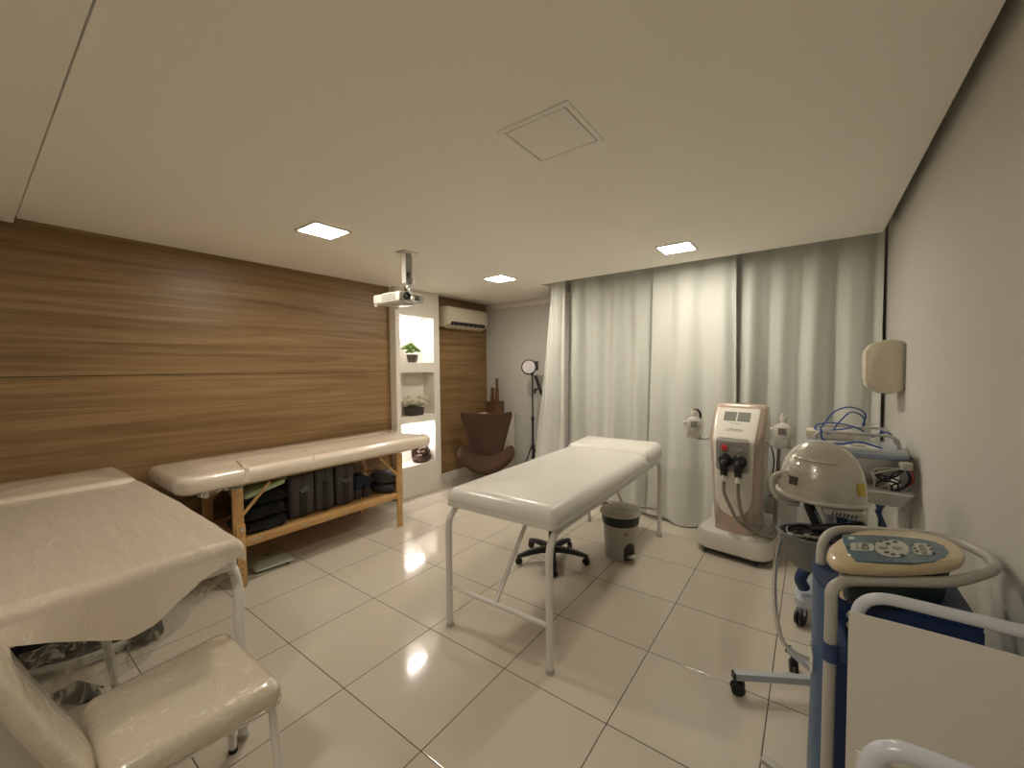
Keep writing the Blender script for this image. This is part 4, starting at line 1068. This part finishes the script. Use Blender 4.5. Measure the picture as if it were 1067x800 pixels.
rings = [[hp(2 * pi * k / 48, ph) * 1.0 - Vector((0, 0, .016)) for k in range(48)] for ph in (0.0,)] + [[hp(2 * pi * k / 48, pi / 2 * j / nph * .985) for k in range(48)] for j in range(nph + 1)]
part('hood', hb2.loft(rings), M['hood'], hs_, world=True, ang=80)
part('rim', B().tube([hp(2 * pi * k / 48, 0) - Vector((0, 0, .014)) for k in range(48)], .012, 10, closed=True), M['hood'], hs_, world=True)
part('lower_housing', B().box((HX + .04, HY - .02, .985), (.16, .22, .045), rot=RY(3), bev=.012), M['hood'], hs_, world=True)
gv = B()
for k in range(7): gv.box((HX + .00 + k * .014, HY - .132, .980), (.005, .006, .018), rot=RY(20))
part('vent_slots', gv, M['print'], hs_, world=True)
part('hinge_boss', B().lathe([(.036, 0), (.036, .02), (.024, .026), (.001, .026)], (HX - .185, HY - .085, 1.10), 24, rot=(RZ(-28) @ RX(90)).to_3x3()), M['hood'], hs_, world=True)
part('carry_handle', B().tube(spline([(HX - .165, HY - .08, 1.13), (HX - .215, HY - .10, 1.125), (HX - .238, HY - .10, 1.09), (HX - .228, HY - .10, 1.03), (HX - .19, HY - .09, .99), (HX - .13, HY - .06, .98)]), .013, 12), M['hood'], hs_, world=True)
def on_hood(t0, t1, p0, p1, off=.005, th_=.004):
    def f(u, v):
        t = t0 + (t1 - t0) * u; q = p0 + (p1 - p0) * v; p = hp(t, q); n_ = (p - Vector((HX - .045, HY, Z0))).normalized(); return p + n_ * off
    return B().sheet(f, 6, 6, th_)
part('display', on_hood(radians(214), radians(238), .17, .33), M['darkscreen'], hs_, world=True)
part('top_ridge', B().tube([hp(pi * 1.5 + d_, .72) + Vector((0, -.003, .003)) for d_ in [-.9 + .1 * k for k in range(14)]], .006, 8), M['hood'], hs_, world=True)
part('sticker', on_hood(radians(318), radians(334), .14, .36), M['yellow'], hs_, world=True, label='yellow sticker')
# basin with odds and ends
bc = Vector((.025, 2.385, 0))
part('basin', B().lathe([(.07, .70), (.09, .703), (.135, .77), (.148, .852), (.160, .862), (.158, .870), (.142, .866), (.128, .785), (.085, .715), (.001, .712)], bc, 40, sx=1.0, sy=.82), M['basin'], hs_, world=True)
part('basin_bracket', B().box((.075, 2.507, .80), (.05, .03, .05), bev=.008), M['basin'], hs_, world=True)
part('hose', B().tube(spline([(-.110, 2.36, .84), (-.128, 2.33, .72), (-.132, 2.33, .55), (-.12, 2.35, .40), (-.09, 2.40, .27), (-.01, 2.46, .20), (.06, 2.50, .19)]), .011, 10), M['chrome'], hs_, world=True)
gg = thing('goggles', 'black protective goggles lying in the grey basin', 'goggles', (-.015, 2.37, .775), radians(20))
for s in (-1, 1):
    part('eyecup', B().lathe([(.001, 0), (.03, .002), (.034, .02), (.028, .034), (.001, .03)], (s * .035, 0, .06), 18, rot=RX(60).to_3x3()), M['black'], gg)
part('strap', B().tube(spline([(-.07, 0, .07), (-.05, .06, .09), (.03, .07, .10), (.07, 0, .07)]), .007, 8), M['black'], gg)
part('frame', B().box((0, -.012, .082), (.14, .03, .012), bev=.004), M['mesh'], gg)
for c, rz_, lb in (((.035, 2.42, .745), 25, 'black wand with a bright stripe leaning out of the grey basin'),):
    t = thing('handpiece', lb, 'handpiece', c, radians(rz_))
    part('grip', B().tube([(.05, 0, .03), (-.035, .02, .245)], [.026, .022], 14), M['black'], t)
    part('tip', B().tube([(-.035, .02, .245), (-.041, .021, .262)], [.019, .012], 14), M['black'], t)
    part('stripe', B().tube([(.03, -.022, .10), (-.02, -.004, .225)], .005, 8), M['chrome'], t)
t = thing('massage_wand', 'short dark wand lying across the right side of the grey basin', 'wand', (.10, 2.39, .838), radians(-10))
part('grip', B().tube([(-.09, -.02, .05), (.07, .02, .085)], [.018, .024], 14), M['black'], t)
part('head', B().ball((.085, .024, .09), (.028, .032, .026), 14, 10), M['black'], t)
wl_ = thing('coiled_cable', 'grey black coiled cable in the bottom of the grey basin', 'cable', (.025, 2.385, .715))
part('coil', B().tube([((.070 - .0007 * j) * cos(j * .32), (.055 - .0005 * j) * sin(j * .32), .02 + j * .0013) for j in range(76)], .009, 8), M['black'], wl_)

# ------------------------------------------------------------------ rear device trolley
rc = thing('device_trolley', 'white and pale blue treatment device on a wheeled trolley in the right corner', 'trolley', (.21, 3.30, 0))
def rring(a, b_, c, z, cx=.215, cy=3.34): return [Vector((x, y, z)) for x, y in rrect(a, b_, c, 8, cx, cy)]
part('lower_shell', B().loft([rring(.13, .13, .07, .93), rring(.17, .17, .09, .98), rring(.215, .21, .10, 1.08), rring(.235, .225, .11, 1.125)]), M['greymetal'], rc, world=True)
part('blue_band', B().loft([rring(.238, .228, .11, 1.122), rring(.243, .233, .11, 1.128), rring(.243, .233, .11, 1.140), rring(.238, .228, .11, 1.150)]), M['bluetrim'], rc, world=True)
part('top_panel', B().loft([rring(.240, .230, .11, 1.148), rring(.230, .222, .11, 1.162), rring(.20, .20, .10, 1.170)]), M['devtop'], rc, world=True)
part('keypad', B().loft([rring(.13, .085, .02, 1.168, .20, 3.24), rring(.13, .085, .02, 1.174, .20, 3.24)]), M['white'], rc, world=True, label='white key panel')
for x, y, wd in ((.14, 3.22, .06), (.23, 3.21, .07), (.14, 3.27, .05)): part('display', B().box((x, y, 1.176), (wd, .022, .004), bev=.001), M['greypanel'], rc, world=True)
part('rear_shelf', B().box((.10, 3.50, 1.20), (.26, .16, .05), bev=.008), M['creamw'], rc, world=True)
for y in (3.16, 3.52):
    part('guard_rail', B().tube(fillet([(.02, y, 1.15), (.02, y, 1.255), (.40, y, 1.255), (.42, y + (.1 if y < 3.3 else -.1), 1.15)], .07), .010, 10), M['greymetal'], rc, world=True)
part('dome', B().lathe([(.085, 1.172), (.088, 1.18), (.075, 1.215), (.045, 1.24), (.012, 1.25), (.012, 1.275), (.001, 1.276)], (.26, 3.36, 0), 28), M['film2'], rc, world=True, label='clear plastic dome')
part('column', B().loft([[Vector((x, y, z)) for x, y in rrect(a, .055, .02, 4, .16, 3.38)] for a, z in ((.06, .18), (.075, .55), (.115, .94))]), M['navydrum'], rc, world=True)
for sgn in (-1, 1):
    part('frame_strut', B().tube([(.16 + sgn * .02, 3.30, .62), (.16 + sgn * .18, 3.24, .97)], .014, 10), M['bluestrap'], rc, world=True)
part('frame_strut', B().tube([(.40, 3.30, .60), (.33, 3.26, .78), (.40, 3.22, .94)], .013, 10), M['bluestrap'], rc, world=True)
part('frame_strut', B().tube([(.30, 3.24, .94), (.34, 3.26, .78)], .011, 10), M['bluestrap'], rc, world=True)
part('curved_leg', B().tube(spline([(.13, 3.34, .60), (.02, 3.22, .42), (-.04, 3.17, .30), (-.02, 3.18, .23)]), .034, 12), M['navydrum'], rc, world=True, label='dark curved leg')
part('base', B().loft([[Vector((x, y, z)) for x, y in rrect(.22, .20, .06, 6, .15, 3.32)] for z in (.13, .17)] + [[Vector((x, y, .19)) for x, y in rrect(.19, .17, .05, 6, .15, 3.32)]]), M['bluegrey'], rc, world=True)
for x, y in ((-.03, 3.17), (.33, 3.17), (-.03, 3.47), (.33, 3.47)):
    o = castor(rc, x, y, .14, .055, 70, world=True); part('castor_guard', B().box((x, y, .10), (.045, .07, .07), bev=.012), M['bluegrey'], o, world=True)
part('tray', B().loft([[Vector((x, y, z)) for x, y in rrect(a, a * .8, .05, 6, .34, 3.10)] for a, z in ((.085, .88), (.115, .95), (.122, .955), (.118, .96))], True, True), M['greymetal'], rc, world=True)
part('wall_rail', B().box((.445, 3.30, .60), (.035, .05, 1.10), bev=.005), M['whitemetal'], rc, world=True, label='white upright beside the wall')
part('wall_rail_foot', B().box((.40, 3.33, .16), (.12, .04, .04), bev=.005), M['whitemetal'], rc, world=True)
bl = thing('blue_cable', 'tangle of blue cable on top of the corner device', 'cable', (.17, 3.34, 1.18))
rnd = random.Random(5)
pts = [(.26, 3.36, 1.28), (.27, 3.34, 1.36), (.20, 3.32, 1.40), (.12, 3.31, 1.37), (.07, 3.32, 1.29), (.05, 3.35, 1.24), (.10, 3.34, 1.22), (.14, 3.30, 1.30), (.20, 3.30, 1.37), (.26, 3.33, 1.34), (.27, 3.37, 1.28)]
part('loop', B().tube(spline(pts), .0045, 8), M['bluecable'], bl, world=True)
part('loop', B().tube(spline([(.03, 3.30, 1.28), (.09, 3.27, 1.30), (.17, 3.26, 1.295), (.24, 3.28, 1.27), (.30, 3.27, 1.23), (.34, 3.26, 1.26), (.38, 3.26, 1.25), (.41, 3.25, 1.19)]), .0045, 8), M['bluecable'], bl, world=True)
part('loop', B().tube(spline([(.03, 3.30, 1.28), (.02, 3.30, 1.25), (.06, 3.26, 1.25), (.13, 3.25, 1.26), (.20, 3.24, 1.28)]), .0045, 8), M['bluecable'], bl, world=True)
part('loop', B().tube(spline([(.05, 3.14, 1.27), (.06, 3.13, 1.21), (.13, 3.12, 1.19), (.23, 3.13, 1.21), (.33, 3.13, 1.185)]), .0055, 8), M['bluecable'], bl, world=True)
part('loop', B().tube(spline([(.26, 3.36, 1.275), (.33, 3.34, 1.30), (.38, 3.32, 1.26), (.42, 3.28, 1.19)]), .004, 8), M['film2'], bl, world=True, label='clear tube')
wr = thing('cable_bundle', 'bundle of black and red leads hanging beside the corner device', 'cable', (.40, 3.12, .93))
part('connector', B().box((.425, 3.10, 1.10), (.05, .05, .045), rot=RZ(20), bev=.008), M['mesh'], wr, world=True)
rnd = random.Random(9)
for k in range(7):
    a = [(.425 + rnd.uniform(-.02, .02), 3.10, 1.09)] + [(.35 + rnd.uniform(-.06, .06), 3.09 + rnd.uniform(-.03, .03), 1.05 - .03 * j + rnd.uniform(-.02, .02)) for j in range(4)]
    part('lead', B().tube(spline(a, 6), .005, 6), M['black'] if k % 3 else M['mesh'], wr, world=True)
part('lead', B().tube(spline([(.44, 3.09, 1.09), (.455, 3.08, 1.04), (.43, 3.08, .99), (.37, 3.08, .955), (.33, 3.08, .945)]), .006, 8), M['redcable'], wr, world=True, label='red lead')
part('lead', B().tube(spline([(.425, 3.09, 1.09), (.44, 3.07, 1.04), (.42, 3.07, .99), (.36, 3.07, .955)]), .006, 8), M['navy'], wr, world=True)

# ------------------------------------------------------------------ blue drum cabinet with rail
dc = thing('drum_cabinet', 'blue round-sided equipment cabinet with a white tube guard rail', 'cabinet', (.20, 1.70, 0))
out = [(.372, 1.575), (.372, 1.93), (.33, 1.965), (.14, 1.965)] + [(.0, 0.0)] * 0
arc = [(.08, 1.95), (.045, 1.915), (.022, 1.86), (.012, 1.79), (.011, 1.73), (.016, 1.67), (.030, 1.61), (.054, 1.575)]
poly = out + arc
def sc_(k, dz): return [Vector((.20 + (x - .20) * k, 1.76 + (y - 1.76) * k, dz)) for x, y in poly]
part('shell', B().loft([sc_(1.05, .05), sc_(1.03, .30), sc_(1.0, .60), sc_(1.0, .960)]), M['bluedrum'], dc, world=True, ang=35)
part('lid', B().loft([sc_(1.008, .960), sc_(1.008, .968), sc_(1.0, .971)]), M['navydrum'], dc, world=True, ang=35)
part('front_sheet', B().box((.214, 1.566, .51), (.318, .008, .90)), M['navydrum'], dc, world=True, label='dark navy front panel')
part('plinth', B().loft([sc_(.98, .0), sc_(.98, .05)]), M['blackrub'], dc, world=True)
part('base_bar', B().box((-.055, 1.90, .03), (.19, .035, .022), rot=RZ(-18), bev=.004), M['mesh'], dc, world=True)
rail = [(.048, 1.42, .0), (.050, 1.415, .6), (.052, 1.41, .98), (.052, 1.41, 1.035), (.066, 1.425, 1.056), (.10, 1.465, 1.06), (.235, 1.555, 1.06), (.321, 1.616, 1.06), (.400, 1.72, 1.06), (.440, 1.79, 1.06), (.454, 1.855, 1.06), (.445, 1.92, 1.06), (.415, 1.981, 1.06), (.375, 2.012, 1.06), (.327, 2.012, 1.06), (.134, 1.93, 1.06), (.07, 1.875, 1.055), (.040, 1.80, 1.035), (.034, 1.765, .98), (.034, 1.765, .972)]
part('guard_rail', B().tube(spline(rail, 5), .0150, 14), M['mesh'], dc, world=True)
st_ = B().tube([(.052, 1.41, .845), (.052, 1.41, .895)], .019, 16); part('strap', st_, M['bluestrap'], dc, world=True)
part('strap', B().box((.075, 1.49, .87), (.03, .16, .05), bev=.004), M['bluestrap'], dc, world=True)
lg = B()
for off in (0, .022): 
    lg.tube(spline([(.006 + .004, 1.655 + off, .735), (.008, 1.665 + off, .72), (.012, 1.635 + off, .69), (.009, 1.66 + off, .665), (.013, 1.63 + off, .655), (.014, 1.625 + off, .70), (.010, 1.65 + off, .725)], 8), .0028, 6)
part('script_emblem', lg, M['white'], dc, world=True)
for x, y in ((.09, 1.65), (.32, 1.65), (.09, 1.88), (.32, 1.88)): pass

# the beige device on the cabinet
ov = [(.041, 1.488), (.045, 1.545), (.062, 1.61), (.094, 1.695), (.14, 1.77), (.20, 1.83), (.26, 1.862), (.32, 1.862), (.36, 1.83), (.374, 1.78), (.368, 1.72), (.340, 1.652), (.29, 1.59), (.228, 1.535), (.17, 1.492), (.12, 1.462), (.085, 1.445), (.055, 1.450)]
sm2 = spline([Vector((x, y, 0)) for x, y in ov + [ov[0]]], 4)[:-1]
cxy = Vector((.205, 1.655, 0)); ax = Vector((.68, .73, 0)).normalized()
def ring_d(k, z, tilt=0.0): return [Vector((cxy.x + (p.x - cxy.x) * k, cxy.y + (p.y - cxy.y) * k, z + tilt * ((p - cxy).dot(ax)))) for p in sm2]
ev = thing('ultrasound_device', 'cream bench-top device with a teal overlay on the blue cabinet', 'treatment device', (.205, 1.655, .971), 0)
part('lower_case', B().loft([ring_d(.70, .9715), ring_d(.74, .98), ring_d(.77, 1.03), ring_d(.83, 1.085)]), M['greenbase'], ev, world=True)
part('upper_case', B().loft([ring_d(.94, 1.079), ring_d(.98, 1.084), ring_d(1.0, 1.095), ring_d(.985, 1.106), ring_d(.95, 1.112), ring_d(.90, 1.115)]), M['cream'], ev, world=True, ang=60)
part('nose', B().loft([[Vector((x, y, z)) for x, y in rrect(.030, .035, .02, 5, .105, 1.56)] for z in (.9715, 1.082)]), M['cream'], ev, world=True, label='cream corner block')
ovl = [(0.0843, 1.6693), (0.0858, 1.5998), (0.0927, 1.5171), (0.1066, 1.4691), (0.1551, 1.493), (0.2286, 1.5381), (0.2778, 1.5864), (0.3122, 1.6423), (0.3277, 1.6901), (0.3274, 1.7366), (0.3139, 1.7641), (0.2836, 1.773), (0.2379, 1.7587), (0.1662, 1.7267)]
part('overlay', B().loft([[Vector((x, y, z)) for x, y in ovl] for z in (1.1135, 1.1175)]), M['bluedev'], ev, world=True)
ZT = 1.1175
U = Vector((.86, .51, 0)).normalized(); V_ = Vector((.06, 1.0, 0)).normalized()      # rows and columns of the printed panel
def skew(c, a, b_, n=40, e=2.3, z=ZT, h_=.0012):
    c = Vector((c[0], c[1], 0))
    return B().loft([[c + U * x + V_ * y + Vector((0, 0, zz)) for x, y in selipse(a, b_, e, n)] for zz in (z - .0005, z + h_)])
kp = part('keypad', skew((.199, 1.632), .046, .074, e=2.2), M['paleoval'], ev, world=True)
for c in ((0.1777, 1.6708), (0.1939, 1.6967), (0.2129, 1.6904), (0.1938, 1.6603), (0.1826, 1.583), (0.195, 1.5746), (0.2153, 1.5837)):
    part('key', skew(c, .0075, .008, 16, 2, ZT + .0012, .0014), M['print'], kp, world=True)
for c in ((0.1791, 1.6208), (0.2112, 1.641)):
    part('dial_key', skew(c, .0125, .0155, 20, 2, ZT + .0012, .0010), M['print'], kp, world=True)
    part('dial_face', skew(c, .0098, .0122, 20, 2, ZT + .0018, .0014), M['paleoval'], kp, world=True)
    part('dial_mark', skew(c, .006, .0075, 16, 2, ZT + .0026, .0012), M['greypanel'], kp, world=True)
dsp = part('display_plate', skew((.2705, 1.672), .027, .050, 32, 3.2), M['paleoval'], ev, world=True)
part('display', skew((.2707, 1.668), .0085, .040, 24, 8, ZT + .0012, .0010), M['darkscreen'], dsp, world=True)
for c in ((.2895, 1.712), (.2905, 1.683), (.2905, 1.655), (.2515, 1.69), (.2525, 1.665), (.2535, 1.64)):
    part('key', skew(c, .0048, .0068, 16, 4, ZT + .0012, .0012), M['print'], dsp, world=True)
part('text_strip', skew((.128, 1.592), .034, .036, 28, 3.4, ZT, .0008), M['paleoval'], ev, world=True)
TM = TR(.1345, 1.597, ZT + .0016) @ Matrix(((-V_.x, U.x, 0, 0), (-V_.y, U.y, 0, 0), (0, 0, 1, 0), (0, 0, 0, 1)))
text_part('device_text', 'HGS', .030, TM, M['print'], ev, world=True, ext=.0003)
part('small_print', B().box((0, 0, 0), (.045, .0022, .0008)).move(TR(-.018, -.011, 0) @ TM), M['print'], ev, world=True)
part('badge', skew((.1075, 1.655), .009, .012, 20, 5, ZT, .0008), M['paleoval'], ev, world=True)
part('badge', skew((.0965, 1.567), .006, .010, 20, 5, ZT, .0012), M['print'], ev, world=True)
part('power_key', B().tube([(.070 + .007 * cos(t), 1.535 + .007 * sin(t), 1.1135) for t in [2 * pi * j / 16 for j in range(16)]], .0012, 6, closed=True), M['mesh'], ev, world=True)

# ------------------------------------------------------------------ tubular frame with white cloth, right foreground
lh = thing('laundry_hamper', 'white tubular frame hung with white cloth panels, in the right foreground', 'hamper', (.28, 1.05, 0))
HT = 1.10
def uframe(y, x0, rc):
    p = fillet([(x0, y, .06), (x0, y, HT), (.455, y, HT), (.455, y, .06)], rc, 10)
    o = part('frame', B().tube(p, .0135, 14), M['bluegreyw'], lh, world=True); return o
M['bluegreyw'] = mat('bluish white enamelled tube', (.60, .62, .68), .28, coat=.3)
uframe(.80, .078, .06); uframe(1.31, .098, .075)
def cloth(y, ztop, sag, x0=.082):
    def f(u, v):
        x = x0 + (.47 - x0) * u; zt = ztop - sag * sin(pi * u)
        z = zt + (.30 - zt) * v
        yy = y + .006 * sin(u * 9 + v * 2) * v + .004 * sin(u * 4)
        return Vector((x, yy, z))
    return f
part('cloth_panel', B().sheet(cloth(1.29, 1.055, .0), 24, 24, .003), M['screencloth'], lh, world=True, ang=80)
part('cloth_panel', B().sheet(cloth(.835, 1.045, .0, .066), 24, 24, .003), M['screencloth'], lh, world=True, ang=80)
part('cloth_bottom', B().sheet(lambda u, v: Vector((.08 + .39 * u, .835 + .455 * v, .30 - .02 * sin(pi * u) * sin(pi * v))), 12, 12, .003), M['screencloth'], lh, world=True, ang=80)
for y in (.795, 1.31):
    for z in (1.04, 1.015): part('tie_ring', B().tube([(.086 + .007 * cos(t), y - .012, z + .007 * sin(t)) for t in [2 * pi * j / 14 for j in range(14)]], .0014, 6, closed=True), M['chrome'], lh, world=True)
for x in (.098, .455): part('lower_rail', B().tube([(x, .795, .12), (x, 1.31, .12)], .011, 12), M['bluegreyw'], lh, world=True)
for x in (.098, .455):
    for y in (.80, 1.31): castor(lh, x, y, .06, .024, 0, world=True)
